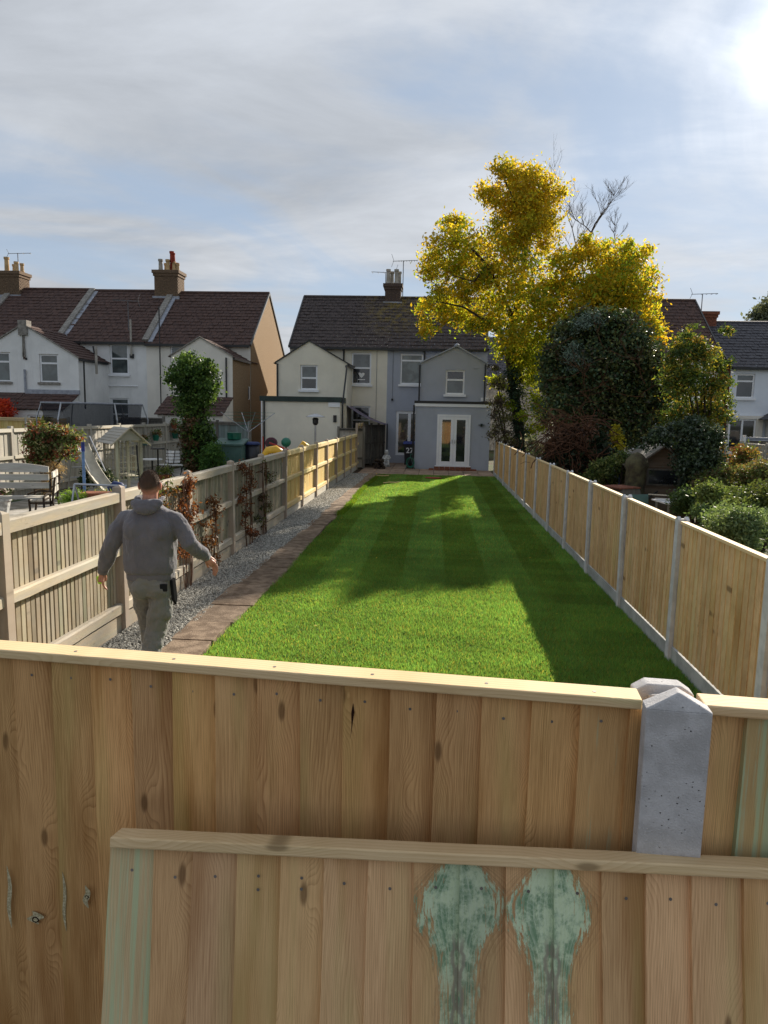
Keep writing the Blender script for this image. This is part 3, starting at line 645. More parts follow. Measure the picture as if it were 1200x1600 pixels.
window(C3, -20.0, -19.12, 3.45, 4.75, 31.5, .68, 'window_glass', arch=True, sill='cement_verge')
tiles('lean_to_roof', C3, -21.0, -18.44, 30.0, 2.25, 31.45, 2.95, 'roof_tile_brown', seed=19)
MB().prism([(30.1, -.05), (31.5, -.05), (31.5, 2.88), (30.1, 2.2)], -21, -18.44, axis='x').build('lean_to_wall', 'white_render', C3)
MB().box(-18.62, -18.22, 31.40, 31.8, 5.5, 6.15).build('parapet_stub', 'cement_verge', C3)
pipe(C3, [(-18.42, 31.44, 4.0), (-18.42, 31.44, 3.0)], 'lead_flashing', .05)
chimney(C3, -22.85, 38.3, 1.25, 1.0, 7.9, 9.45, 'chimney_brick', [(-.3, 0, .8, .14, 'pot_buff'), (.05, .1, .45, .11, 'pot_buff'), (.28, -.1, .55, .12, 'pot_buff'), (.48, .1, .5, .11, 'pot_buff')])
aerial('roof_aerial', 'television aerial rising over the buff pots at the end of the row', (-22.75, 38.7, 8.6), 1.95, 1, 4, .0, .35)
ta = aerial('roof_aerial', 'pale television aerial standing in front of the brown roof of the white house', (-15.2, 35.2, 6.0), 1.6, -1, 6, .02, .6)

# --- houses to the east
D4 = main_block('brown_roof_house', 'terraced house mostly hidden by the yellow tree with a red brown tiled roof', 'house', 6.9, 12.85, 5.5, 8.30, 'white_render', 'roof_tile_brown', gl='pebble_render', gr='red_brick', seed=21)
wing(D4, 6.95, 9.5, 32.0, 5.5, 4.6, 'white_render', 'roof_slate', seed=22)
window(D4, 7.7, 8.6, 3.3, 4.4, 32.0, .5); window(D4, 10.2, 11.1, 3.6, 5.0, 34.5, .5)
K6 = thing('distant_house', 'grey slate roofed house seen through the gap next to the grey house', 'house', (5.2, 50, 0))
MB().box(-2.6, 2.6, 0, 7, 0, 5.0).build('wall', 'cement_verge', K6); tiles('roof', K6, -2.7, 2.7, -.2, 4.9, 3.6, 8.0, 'roof_slate', seed=77)
MB().prism([(7.2, 4.9), (3.6, 8.0), (3.6, 7.9), (7.2, 4.8)], -2.7, 2.7, axis='x').build('rear_roof', 'roof_slate', K6)
MB().prism([(0, 4.99), (7, 4.99), (3.6, 7.85)], -2.55, 2.55, axis='x').build('gable_wall', 'cement_verge', K6)
window(K6, -1.6, -.5, 2.9, 4.2, 0, .5, sill=False); window(K6, .6, 1.7, 2.9, 4.2, 0, .5, sill=False)
E5 = main_block('slate_roof_house', 'white rendered house with slate roof and grey porch roof at the garden fence', 'house', 13.45, 22.5, 4.88, 7.25, 'blue_white_render', 'roof_slate', gl='red_brick', seed=23)
window(E5, 13.72, 14.55, 3.40, 4.50, 34.5, .70, ['dark_glass', 'window_glass'])
window(E5, 13.5, 14.7, .9, 2.45, 34.3, None, 'dark_glass', sill=False, vert=True)
wallbox(E5, 13.45, 15.0, 34.3, 34.49, -.05, 2.6, 'offwhite_render', 'bay_wall')
MB().prism([(14.75, 2.45), (18.5, 2.45), (16.6, 3.45)], 33.0, 34.49).build('porch_roof', 'roof_slate', E5)
wallbox(E5, 15.2, 18.2, 33.3, 34.48, -.05, 2.44, 'white_render', 'porch_wall')
window(E5, 15.5, 15.95, 1.2, 2.2, 33.3, .5, 'dark_glass', sill=False)
chimney(E5, 13.45, 38.3, .85, .8, 6.6, 7.75, 'red_brick', [])
aerial('roof_aerial', 'television aerial on the red brick stack of the slate roofed house', (13.3, 38.5, 7.6), 1.1, 1, 6, .02, .5)

cut_openings()
# ------------------------------------------------------------------ foreground fence
def feather_mesh(w_, L, t0=.016, t1=.006, lap=.0, seed=0, jit=.002, nseg=7, m='fence_board_wood', twist=.0):
    """feather-edge board: thick edge at x=0; edges wander a little along the length; origin at its foot"""
    rg = random.Random(seed); vs = []; fs = []
    ph, ph2 = rg.uniform(0, 6), rg.uniform(0, 6)
    for i in range(nseg+1):
        z = L*i/nseg; e0 = jit*math.sin(z*3.1+ph)+rg.uniform(-jit, jit)*.4; e1 = jit*math.sin(z*2.3+ph2)+rg.uniform(-jit, jit)*.4
        cup = jit*.8*math.sin(z*2.0+ph)
        vs += [(e0, -t0-lap, z), (w_*.5, -(t0+t1)/2-lap*.55+cup, z), (w_+e1, -t1-lap*.1, z), (w_+e1, 0, z), (e0, -lap, z)]
    for i in range(nseg):
        for j in range(5): fs.append((i*5+j, i*5+(j+1) % 5, (i+1)*5+(j+1) % 5, (i+1)*5+j))
    fs += [(4, 3, 2, 1, 0), tuple(nseg*5+j for j in range(5))]
    me = bpy.data.meshes.new('board'); me.from_pydata(vs, [], fs)
    bm = bmesh.new(); bm.from_mesh(me); bmesh.ops.recalc_face_normals(bm, faces=bm.faces); bm.to_mesh(me); bm.free()
    me.materials.append(MATS[m]); return me
def disc(r, th=.002, n=10): return MB().prism([(r*math.cos(2*math.pi*i/n), r*math.sin(2*math.pi*i/n)) for i in range(n)], -th, 0)

FT = 1.78
FP = Vector((-.48, 1.55, 0)); FANG = math.atan2(1.47-1.60, .43+1.03)
front = thing('front_fence', 'new close boarded timber fence with pale cap rail across the foreground', 'fence', FP, FANG)
fl = {}   # local x of board joints: 0 corresponds to the joint at the sixth board
PITCH_B = .1005
for i in range(-7, 10):
    x = i*PITCH_B
    if x > .86: break
    m = 'fence_board_wood'
    if i == 8: m = 'fence_board_streaked'
    if i in (0, 2): m = 'fence_board_wood'
    me = feather_mesh(.118, FT-.022, .021, .005, .007, seed=40+i, jit=.0025, m=m)
    b = link('board', me, front, (x, 0, 0))
for s, e in ((-1.6, .925), (1.045, 2.4)):
    MB().box(s, e, -.040, .028, FT-.018, FT+.003).build('cap_rail', 'rail_wood', front, bevel=.003)
nl = MB()
for i in range(-7, 9):
    x = i*PITCH_B+.045; z = FT-.055-rs.random()*.015
    nl.add([(x+.0034*math.cos(t), -.0208, z+.0034*math.sin(t)) for t in [j*math.pi/4 for j in range(8)]], [tuple(range(8))])
for i in range(10):
    x = -1.3+i*.235+rs.random()*.03
    if x < .9: nl.add([(x+.0042*math.cos(t), -.012+.0042*math.sin(t), FT+.0036) for t in [j*math.pi/4 for j in range(8)]], [tuple(range(8))])
nl.build('nail', 'nail_steel', front, kind='stuff')
for z in (FT-.25, FT-.9): MB().box(-1.6, .93, .002, .045, z-.04, z+.04).build('back_rail', 'rail_wood', front)
# boards after the post
for i in range(0, 9):
    m = 'fence_board_green' if i == 1 else ('fence_board_streaked' if i == 4 else 'fence_board_wood')
    link('board', feather_mesh(.118, FT-.022, .021, .005, .007, seed=70+i, jit=.0025, m=m), front, (1.030+i*PITCH_B, .002, 0))
# split, knots
MB().prism([(0, .0), (.0025, -.02), (-.001, -.045), (-.006, -.085), (-.0035, -.05), (-.0045, -.022), (-.0008, 0)], -.0002, 0).build('split', 'split_wood', front, (.322, -.0252, FT-.062))
mt, T = new_mat('pale_sap'); o_ = T.node('ShaderNodeTexCoord').outputs['Object']
finish(T, T.mix(T.ramp(T.noise(o_, 160, 4, .7), .42, .6), (.34, .29, .17), (.58, .52, .34)), .8, .2); MATS['pale_sap'] = mt
def blotch(x, z, pts, m, name='knot', y=-.0172): return MB().prism(pts, -.0004, 0).build(name, m, front, (x, y, z))
def lens(hw, hh, seed, wob=.10, n=26):
    rg = random.Random(seed); return [(hw*math.sin(2*math.pi*i/n)*abs(math.sin(2*math.pi*i/n))**.6*(1+rg.uniform(-wob, wob))+hw*.5*math.sin(4*math.cos(2*math.pi*i/n)), hh*math.cos(2*math.pi*i/n)) for i in range(n)]
def onboard(px, py): p = at(px, py, 1.55); d = p-FP; return d.x*math.cos(FANG)+d.y*math.sin(FANG), p.z
for (px, py, hw, hh, sd_) in ((98, 1412, .0045, .080, 1), (6, 1410, .006, .085, 2), (135, 1402, .008, .030, 3), (50, 1440, .017, .017, 4)):
    x_, z_ = onboard(px, py); blotch(x_, z_, lens(hw, hh, sd_), 'pale_sap', y=-.0278)
for (px, py, r, sd_) in ((135, 1402, .0055, 5), (50, 1443, .0095, 6)):
    x_, z_ = onboard(px, py); rg = random.Random(sd_)
    blotch(x_, z_, [(r*math.cos(t)*rg.uniform(.85, 1.15), r*.8*math.sin(t)*rg.uniform(.85, 1.15)) for t in [i*math.pi/8 for i in range(16)]], 'split_wood', y=-.0284)
    blotch(x_, z_, [(r*.62*math.cos(t)*rg.uniform(.85, 1.15), r*.5*math.sin(t)*rg.uniform(.85, 1.15)) for t in [i*math.pi/8 for i in range(16)]], 'pale_sap', y=-.0288)
link('board', feather_mesh(.046, FT-.022, .017, .012, .006, seed=39, jit=.001, m='fence_board_wood'), front, (.9045, 0, 0))
# concrete H post
P = thing('concrete_post', 'grey concrete slotted fence post with pointed top in the foreground fence', 'post', FP+Vector((math.cos(FANG)*.986, math.sin(FANG)*.986, 0)), FANG)
def hpost(mb, w_, d_, h, tip, sl=.05):
    hw = w_/2
    for (ya, yb) in ((-d_/2, -d_/2+.042), (d_/2-.042, d_/2)):
        mb.prism([(-hw, 0), (hw, 0), (hw, h), (0, h+tip), (-hw, h)], ya, yb)
    mb.box(-hw+.035, hw-.035, -d_/2+.041, d_/2-.041, 0, h+tip*.45)
    return mb
mt, T = new_mat('post_face')
o = T.node('ShaderNodeTexCoord').outputs['Object']
n = T.noise(o, 14, 6, .6); n2 = T.noise(o, 260, 3, .6)
vo = T.node('ShaderNodeTexVoronoi', {'Vector': o, 'Scale': 80., 'Randomness': 1.}).outputs['Distance']
pit = T.math('MULTIPLY', T.ramp(T.math('ADD', vo, T.math('MULTIPLY', T.noise(o, 60., 3), .25)), .20, .27, 1., 0.), T.ramp(T.noise(o, 14., 4, .65), .43, .56))
c = T.mix(T.ramp(n, .35, .65), (.42, .41, .41), (.56, .55, .555)); c = T.mix(T.math('MULTIPLY', T.ramp(n2, .58, .72), .5), c, (.72, .71, .71)); c = T.mix(T.math('MULTIPLY', T.ramp(n2, .40, .30), .3), c, (.25, .24, .24))
c = T.mix(pit, c, (.10, .095, .09))
finish(T, c, .92, .15, T.math('ADD', T.math('MULTIPLY', pit, -3.), T.math('ADD', T.math('MULTIPLY', n, 1.5), n2)), .7, .0025); MATS['post_face'] = mt
pm = MB(); pw = .124; hp_ = FT+.004; tip = .034
# front flange with its weathered, chamfered head
def head(mb, x0, x1, y0, y1, z, t):
    cx, cy = (x0+x1)/2, (y0+y1)/2
    mb.add([(x0, y0, z), (x1, y0, z), (x1, y1, z), (x0, y1, z), (cx, y0+.012, z+t), (cx, y1, z+t), (x0+.004, y1, z), (x1-.004, y1, z)],
           [(0, 1, 4), (1, 2, 5, 4), (3, 0, 4, 5), (2, 3, 5)])
    return mb
pm.box(-pw/2, pw/2, -.085, -.040, 0, hp_); head(pm, -pw/2, pw/2, -.085, -.040, hp_, tip)
pm.add([(-.032, -.041, 0), (.032, -.041, 0), (.032, .052, 0), (-.032, .052, 0), (-.032, -.041, hp_+.016), (.032, -.041, hp_+.016), (.032, .052, hp_-.022), (-.032, .052, hp_-.022)], [(3, 2, 1, 0), (4, 5, 6, 7), (0, 1, 5, 4), (1, 2, 6, 5), (2, 3, 7, 6), (3, 0, 4, 7)])
pm.prism([(-pw/2, 0), (pw/2, 0), (pw/2, hp_-.016), (.035, hp_+.002), (-.035, hp_+.002), (-pw/2, hp_-.016)], .050, .092)
pm.build('post_body', 'post_face', P, bevel=.003)

# ------------------------------------------------------------------ loose panel leaning on the fence
PT = 1.365; lean = R(12.5); PL = .93
tl, tr_ = at(183, 1304, PT), at(1199, 1352, PT)
tilt = -math.atan2(tr_.z-tl.z, tr_.x-tl.x)
pnl = thing('leaning_panel', 'low feather edge fence panel with green stained boards leaning on the front fence', 'fence panel', tl+Vector((.016, 0, 0))-Vector((0, math.sin(lean), math.cos(lean)))*PL)
pnl.rotation_euler = (-lean, tilt, 0)
joints = [(at(px, 1345, PT).x-tl.x) for px in (181, 247, 308, 374, 440, 505, 575, 645, 715, 787, 862, 937, 1005, 1075, 1155, 1228, 1300)]
for i in range(len(joints)-1):
    wv = joints[i+1]-joints[i]
    m = 'panel_board_wood'
    if i == 0: m = 'panel_board_green'
    if i in (7, 9): m = 'panel_board_burl_edge'
    if i in (8, 10): m = 'panel_board_burl_start'
    me = feather_mesh(wv+.014, PL-.017, .015, .005, .005, seed=120+i, jit=.0012 if i in (7, 8, 9, 10) else .003, m=m)
    link('board', me, pnl, (joints[i], 0, 0))
MB().box(-.004, joints[-1]+.02, -.032, .026, PL-.016, PL+.006).build('cap_rail', 'rail_wood', pnl, bevel=.003)
for z in (.12, PL-.10): MB().box(0, joints[-1], .001, .036, z-.03, z+.03).build('back_rail', 'rail_wood', pnl)
nl = MB()
for i in range(len(joints)-1):
    for k in range(2 if i in (3, 4) else 1):
        x = joints[i]+.045; z = PL-.062-rs.random()*.014-k*.014
        nl.add([(x+.0033*math.cos(t), -.0166, z+.0033*math.sin(t)) for t in [j*math.pi/4 for j in range(8)]], [tuple(range(8))])
nl.build('nail', 'nail_steel', pnl, kind='stuff')

# ------------------------------------------------------------------ fence along the lawn (concrete posts, new panels)
FX = 2.387; Y0, SP = 6.993, 1.9497
RF = thing('concrete_post_fence', 'new timber panel fence with concrete posts running along the lawn to the grey house', 'fence', (FX, 0, 0))
pmesh = MB()
pmesh.prism([(-.048, 0), (.048, 0), (.048, 1.405), (0, 1.43), (-.048, 1.405)], -.0, .030, axis='y')
pm2 = MB()
for (xa, xb_) in ((-.052, -.022), (.022, .052)): pm2.prism([(-.048, 0), (.048, 0), (.048, 1.405), (0, 1.432), (-.048, 1.405)], xa, xb_, axis='x')
pm2.box(-.024, .024, -.022, .022, 0, 1.41)
post_me = pm2.mesh('post', 'concrete_post')
gb_me = MB().box(-.022, .022, -SP/2+.030, SP/2-.030, -.02, .15).mesh('gravel_board', 'concrete_gravel_board')
cap_me = MB().box(-.030, .030, -SP/2+.053, SP/2-.053, 0, .026).mesh('cap_rail', 'rail_wood')
brd = [MB().add([(-.017, 0, 0), (-.009, .1, 0), (-.002, .1, 0), (-.006, 0, 0), (-.017, 0, 1.20), (-.009, .1, 1.20), (-.002, .1, 1.20), (-.006, 0, 1.20)],
        [(0, 1, 2, 3), (7, 6, 5, 4), (0, 4, 5, 1), (1, 5, 6, 2), (2, 6, 7, 3), (3, 7, 4, 0)]).mesh('board', 'new_board_wood')]
for i in range(-3, 12):
    yp = Y0+SP*i
    link('post', post_me, RF, (0, yp, 0), (rs.uniform(-.006, .006), rs.uniform(-.008, .008), 0))
    if i < 11:
        link('gravel_board', gb_me, RF, (0, yp+SP/2, 0))
        link('cap_rail', cap_me, RF, (0, yp+SP/2, 1.368))
        link('back_rail', MB().box(.0, .035, -SP/2+.06, SP/2-.06, -.04, .04).mesh('back_rail', 'rail_wood') if i == -3 else bpy.data.meshes['back_rail.mid'], RF, (.002, yp+SP/2, .75)) if i > -3 else None
        if i == -3:
            mm = MB().box(.0, .035, -SP/2+.06, SP/2-.06, -.04, .04).mesh('back_rail.mid', 'rail_wood')
        nb = 18; n0 = .058; bw = (SP-2*n0)/nb
        for j in range(nb):
            o = link('board', brd[0], RF, (0, yp+n0+j*bw, .165)); o.scale = (1, bw/.1*1.10, 1)

# ------------------------------------------------------------------ fence beside the gravel (posts and rails facing the lawn)
LX = -3.281; YL0, SPL = 7.269, 2.078
LFo = thing('weathered_fence', 'old weathered boarded fence with rails and creeper beside the walking man', 'fence', (LX, 0, 0))
LFn = thing('golden_fence', 'row of new golden timber fence panels between grey posts along the gravel', 'fence', (LX, 0, 0))
lpost = MB(); lpost.box(-.05, .045, -.048, .048, 0, 1.535); lpost.add([(-.05, -.048, 1.535), (.045, -.048, 1.535), (.045, .048, 1.535), (-.05, .048, 1.535), (0, 0, 1.56)], [(0, 1, 4), (1, 2, 4), (2, 3, 4), (3, 0, 4)])
lpost_me = lpost.mesh('post', 'old_post_wood')
def pale_mesh(L, w_, m, nm='board'): return MB().box(-.012, 0, -w_/2, w_/2, 0, L).mesh(nm, m)
p_old = [pale_mesh(1.22, .053, 'old_board_wood'), pale_mesh(1.22, .050, 'old_board_wood'), pale_mesh(1.22, .055, 'old_board_green_shade')]
p_new = pale_mesh(1.22, .098, 'new_board_gold')
def rail(par, y0, y1, z, h, m, name='rail', x0=-.044, x1=.022, seed=0):
    """arris rail with a slightly bowed, worn edge"""
    rg = random.Random(seed); n = 8; vs = []; fs = []
    for i in range(n+1):
        yy = y0+(y1-y0)*i/n; a = rg.uniform(-.004, .004); b = rg.uniform(-.006, .003)
        vs += [(x0, yy, z-h/2), (x1, yy, z-h/2+a), (x1+b*.5, yy, z+h/2-.012+b), (x1-.02, yy, z+h/2+b*.5), (x0, yy, z+h/2)]
    for i in range(n):
        for j in range(5): fs.append((i*5+j, i*5+(j+1) % 5, (i+1)*5+(j+1) % 5, (i+1)*5+j))
    fs += [(4, 3, 2, 1, 0), tuple(n*5+j for j in range(5))]
    return MB().add(vs, fs).build(name, m, par)
for i in range(-3, 12):
    ya = YL0+SPL*i; old = i < 4; par = LFo if i <= 4 else LFn
    o = link('post', lpost_me, par, (0, ya, 0), (rs.uniform(-.012, .012), rs.uniform(-.012, .012), 0))
    if i == 11: break
    par = LFo if old else LFn; yb = ya+SPL; a, b = ya+.05, yb-.05
    rm = 'old_rail_wood' if old else 'new_rail_gold'
    rail(par, a, b, 1.435, .105, rm, seed=i*3, x0=-.06, x1=.030); rail(par, a, b, .86, .085, rm, seed=i*3+1); rail(par, a, b, .245, .10, rm, seed=i*3+2)
    MB().box(-.030, -.004, a, b, -.02, .165).build('gravel_board', 'old_rail_wood' if old else 'grey_rail_wood', par)
    if old:
        nb = 27; bw = (b-a)/nb
        for j in range(nb):
            if i < -2: continue
            pm_ = p_old[2] if (i in (1,) and rs.random() < .8) or (i in (2, 3) and rs.random() < .75) or rs.random() < .04 else p_old[j % 2]  # green boards; dark tone on the further bays puts shade into the colour
            link('board', pm_, par, (-.046, a+(j+.5)*bw+rs.uniform(-.003, .003), .17+rs.uniform(-.01, .01)), (rs.uniform(-.004, .004), 0, rs.uniform(-.06, .06)))
    else:
        nb = 19; bw = (b-a)/nb
        for j in range(nb):
            o = link('board', p_new, par, (-.046-(.005 if j % 2 else 0), a+(j+.5)*bw, .17)); o.scale = (1, bw/.098*1.03, 1)
# overlapping rear boards in the oldest bays, coloured dark for shade in the gaps
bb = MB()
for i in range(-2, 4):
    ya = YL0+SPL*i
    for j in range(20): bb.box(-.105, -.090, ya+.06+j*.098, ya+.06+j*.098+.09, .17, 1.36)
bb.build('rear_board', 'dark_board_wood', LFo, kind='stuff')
# taller pair of golden panels and the dark fence up to the houses
TF = thing('tall_golden_fence', 'two taller new golden fence panels next to the dark fence by the houses', 'fence', (LX, YL0+SPL*11, 0))
for k in range(3): MB().box(-.05, .045, -.045, .045, 0, 1.95).build('post', 'old_post_wood', TF, (0, k*1.15, 0))
for k in range(2):
    for z in (.25, 1.05, 1.86): MB().box(-.03, .025, .05, 1.10, z-.045, z+.045).build('rail', 'new_rail_gold', TF, (0, k*1.15, 0))
    for j in range(10): MB().box(-.045, -.032, 0, .10, .05, 1.88).build('board', 'new_board_gold', TF, (-(j % 2)*.004, .05+k*1.15+j*.105, 0))
DF = thing('dark_fence', 'dark weathered fence on the boundary between the cream and grey houses', 'fence', (LX+.03, YL0+SPL*11+2.38, 0), -math.atan2(.88, 2.1))
for k in range(4): MB().box(-.045, .045, -.04, .04, 0, 1.92).build('post', 'dark_board_wood', DF, (0, k*.74+.05, 0))
for k in range(3):
    for z in (.3, 1.0, 1.8): MB().box(-.02, .03, .05, .69, z-.04, z+.04).build('rail', 'dark_board_wood', DF, (0, k*.74+.05, 0))
    for j in range(7): MB().box(-.04, -.024, 0, .093, .05, 1.84).build('board', 'dark_board_wood', DF, (0, .09+k*.74+j*.095, 0))

# ------------------------------------------------------------------ fences in the other gardens
def plain_fence(name, label, a, b, h, n, bm_, rm, postm, bay_boards=18, face=1, rails=(.25, .95, 1.0), cap=True, pd=.10, ph=.06):
    a, b = Vector(a), Vector(b); L = (b-a).length
    t = thing(name, label, 'fence', a, math.atan2(b.y-a.y, b.x-a.x)); sp_ = L/n
    pme = MB().box(-.05, .05, -pd/2, pd/2, 0, h+ph).mesh('post', postm)
    bw = (sp_-.1)/bay_boards; bme = MB().box(0, bw*.985, -.01, .006, .04, h-.02).mesh('board', bm_)
    for k in range(n+1): link('post', pme, t, (k*sp_, 0, 0))
    for k in range(n):
        for z in rails:
            zz_ = z*h if z <= 1 else z
            MB().box(.05, sp_-.05, -.045*face-.02, -.045*face+.025, zz_-.09 if z == 1. else zz_-.04, zz_ if z == 1. else zz_+.04).build('rail', rm, t, (k*sp_, 0, 0))
        for j in range(bay_boards): link('board', bme, t, (k*sp_+.05+j*bw, .010*(j % 2), 0))
    return t
plain_fence('garden_fence', 'grey weathered boarded fence behind the wooden arbour and climbing shrub', (-10.6, 13.2, 0), (-10.6, 29.75, 0), 1.80, 8, 'grey_board_wood', 'grey_rail_wood', 'grey_board_wood', 16, rails=(.15, .60, 1.))
plain_fence('yellow_fence', 'new yellow fence panels below the red tree near the trampoline', (-20.6, 29.0, 0), (-15.1, 28.8, 0), 1.90, 3, 'new_board_gold', 'rail_wood', 'grey_rail_wood', 16)
plain_fence('dark_yard_fence', 'dark blue grey boarded fence behind the rotary dryer and water butt', (-10.5, 29.7, 0), (-7.7, 29.6, 0), 1.9, 2, 'teal_board_wood', 'dark_board_wood', 'dark_board_wood', 14)
plain_fence('grey_gate_panel', 'small grey boarded gate panel beside the awning of the cream house', (-4.15, 30.85, 0), (-3.05, 30.85, 0), 1.72, 1, 'grey_board_wood', 'dark_board_wood', 'dark_board_wood', 12)
plain_fence('shed_side_panel', 'short grey slatted gate with pointed posts below the lean to roof', (-13.3, 29.4, 0), (-11.3, 29.4, 0), 2.0, 1, 'dark_board_wood', 'dark_board_wood', 'dark_board_wood', 18)
plain_fence('far_concrete_post_fence', 'brown boarded fence with pale concrete posts in front of the white slate roofed house', (10.9, 26.3, 0), (17.5, 26.0, 0), 1.80, 4, 'dark_board_wood', 'lead_flashing', 'white_render', 16, pd=.12)
plain_fence('back_boundary_fence', 'weathered boarded fence behind the overgrown garden shed', (10.8, 10.5, 0), (10.8, 26.2, 0), 1.6, 8, 'grey_board_wood', 'grey_rail_wood', 'grey_board_wood', 14)

# ------------------------------------------------------------------ gravel chips, grass, litter
def mesh_np(name, verts, faces, m, parent=None, cols=None, kind='stuff', smooth=False):
    verts = np.asarray(verts, np.float32); faces = np.asarray(faces, np.int32); k = faces.shape[1]
    me = bpy.data.meshes.new(name); me.vertices.add(len(verts)); me.vertices.foreach_set('co', verts.ravel())
    me.loops.add(faces.size); me.loops.foreach_set('vertex_index', faces.ravel())
    me.polygons.add(len(faces)); me.polygons.foreach_set('loop_start', np.arange(0, faces.size, k, dtype=np.int32))
    me.update(calc_edges=True)
    if cols is not None:
        at_ = me.color_attributes.new('Col', 'FLOAT_COLOR', 'POINT'); c4 = np.ones((len(verts), 4), np.float32); c4[:, :3] = cols
        at_.data.foreach_set('color', c4.ravel())
    me.materials.append(MATS[m]); return link(name, me, parent, kind=kind)
rng = np.random.default_rng(7)
def inner(yv): return -2.60+.03*np.sin(yv*.55)
# gravel
n = 42000
yy = 5+(27.9-5)*rng.random(n)**1.7; xx = -3.24+(inner(yy)+3.24+.03)*rng.random(n)
sz = .0085*(1+rng.random(n)*1.1)*(1+(yy-5)*.055)
oct_ = np.array([(1, 0, 0), (0, 1, 0), (-1, 0, 0), (0, -1, 0), (0, 0, .75), (0, 0, -.5)], np.float32)
of = np.array([(0, 1, 4), (1, 2, 4), (2, 3, 4), (3, 0, 4), (1, 0, 5), (0, 3, 5)])
sc3 = sz[:, None, None]*oct_[None]*(0.6+.8*rng.random((n, 6, 1))); th = rng.random(n)*6.28
ct, st_ = np.cos(th)[:, None], np.sin(th)[:, None]
vx = sc3[:, :, 0]*ct-sc3[:, :, 1]*st_+xx[:, None]; vy = sc3[:, :, 0]*st_+sc3[:, :, 1]*ct+yy[:, None]; vz = sc3[:, :, 2]+.004+rng.random(n)[:, None]*.012
V_ = np.stack([vx, vy, vz], 2).reshape(-1, 3); F_ = (of[None]+6*np.arange(n)[:, None, None]).reshape(-1, 3)
g_ = .15+.29*rng.random(n)**1.3; cc_ = np.stack([g_, g_*.965, g_*.85], 1); cc_ = np.repeat(cc_, 6, 0)
mesh_np('gravel', V_, F_, 'stone_chip', cols=cc_)
bpy.data.objects['gravel']['label'] = 'pale grey gravel strip'
# grass
def blades(name, n, y0, y1, h, wd, pw_=1.0, seed=1, x0=-2.17, x1=2.36, lbl='', zofs=0., tone=(.155, .315, .058), stripe=True, hmul=None):
    rg = np.random.default_rng(seed)
    yv = y0+(y1-y0)*rg.random(n)**pw_; xv = x0+(x1-x0)*rg.random(n)
    if x0 < -2.1: xv = np.maximum(xv, -2.20+.045*np.sin(yv*.8)+rg.random(n)*.10)
    hh = h*(.55+.9*rg.random(n)); ww = wd*(.6+.8*rg.random(n)); a = rg.random(n)*6.28
    pn = np.sin(xv*3.1+1.7*np.sin(yv*1.3))*np.sin(yv*2.3+1.3*np.sin(xv*2.1)); hh *= 1+.22*pn
    st = np.where(np.floor((xv+2.9)/.62) % 2 == 0, 1., -1.) if stripe else np.zeros(n)
    fade = np.clip((yv-8.5)/3., 0, 1)
    lx = rg.normal(0, .42, n)*hh; ly = (rg.normal(0, .42, n)+st*.42*fade)*hh
    P0 = np.stack([xv-np.cos(a)*ww/2, yv-np.sin(a)*ww/2, np.full(n, zofs)], 1); P1 = np.stack([xv+np.cos(a)*ww/2, yv+np.sin(a)*ww/2, np.full(n, zofs)], 1)
    P2 = np.stack([xv+lx, yv+ly, hh+zofs], 1)
    V = np.stack([P0, P1, P2], 1).reshape(-1, 3); F = np.arange(3*n).reshape(-1, 3)
    pn2 = np.sin(xv*1.3+2*np.sin(yv*.7))*np.sin(yv*.9+1.1*np.sin(xv*1.7)+1)+.6*np.sin(xv*7.1+yv*3.3)*np.sin(yv*6.1-xv*2.7); b = (.72+.56*rg.random(n))*(1+.10*pn+.11*pn2)*(1+st*.15*fade)
    # turves laid in strips: each its own slight tone
    tv = np.sin(np.floor(yv/.41)*12.9898+np.floor(xv/1.6+.5*(np.floor(yv/.41) % 2))*78.233)*43758.5; tv = tv-np.floor(tv)
    b *= .90+.20*tv; edge = np.minimum(np.mod(yv, .41), .41-np.mod(yv, .41)); b *= np.where(edge < .02, .82, 1.)
    yl = rg.random(n)
    c = np.stack([tone[0]*(1+.9*(yl > .86))*b*(.85+.4*rg.random(n)), tone[1]*b, tone[2]*b*(1+.5*rg.random(n))], 1)
    o = mesh_np(name, V, F, 'grass_blade', cols=np.repeat(c, 3, 0))
    if lbl: o['label'] = lbl
    return o
blades('grass', 230000, 5.6, 11.5, .036, .0085, 1.15, 11, lbl='short green lawn grass close to the front fence')
blades('grass', 210000, 11.5, 27.95, .040, .020, 1.35, 12, lbl='mown green lawn grass running up to the patio')
blades('grass', 9000, 16.2, 26.4, .08, .03, 1., 13, -8.5, -6.6, 'rough sunlit grass in the neighbouring garden', tone=(.11, .22, .02), stripe=False)
# scattered yellow leaves on lawn and edge
def scatter_leaves(name, n, xr, yr, cols_, size, lbl, seed, z=.03):
    rg = np.random.default_rng(seed); c = np.stack([xr[0]+(xr[1]-xr[0])*rg.random(n), yr[0]+(yr[1]-yr[0])*rg.random(n), z+.01*rg.random(n)], 1)
    a = rg.random(n)*6.28; s = size*(.5+rg.random(n))
    d1 = np.stack([np.cos(a), np.sin(a), rg.normal(0, .25, n)], 1)*s[:, None]; d2 = np.stack([-np.sin(a), np.cos(a), rg.normal(0, .25, n)], 1)*(s*.5)[:, None]
    V = np.stack([c-d1, c-d2, c+d1, c+d2], 1).reshape(-1, 3); F = np.arange(4*n).reshape(-1, 4)
    cc = np.array(cols_)[rg.integers(0, len(cols_), n)]
    o = mesh_np(name, V, F, 'leaf', cols=np.repeat(cc, 4, 0)); o['label'] = lbl; return o
scatter_leaves('fallen_leaves', 90, (-2.1, 2.3), (6.2, 27.5), [(.62, .50, .06), (.5, .38, .05)], .022, 'small yellow leaves fallen on the lawn', 3)
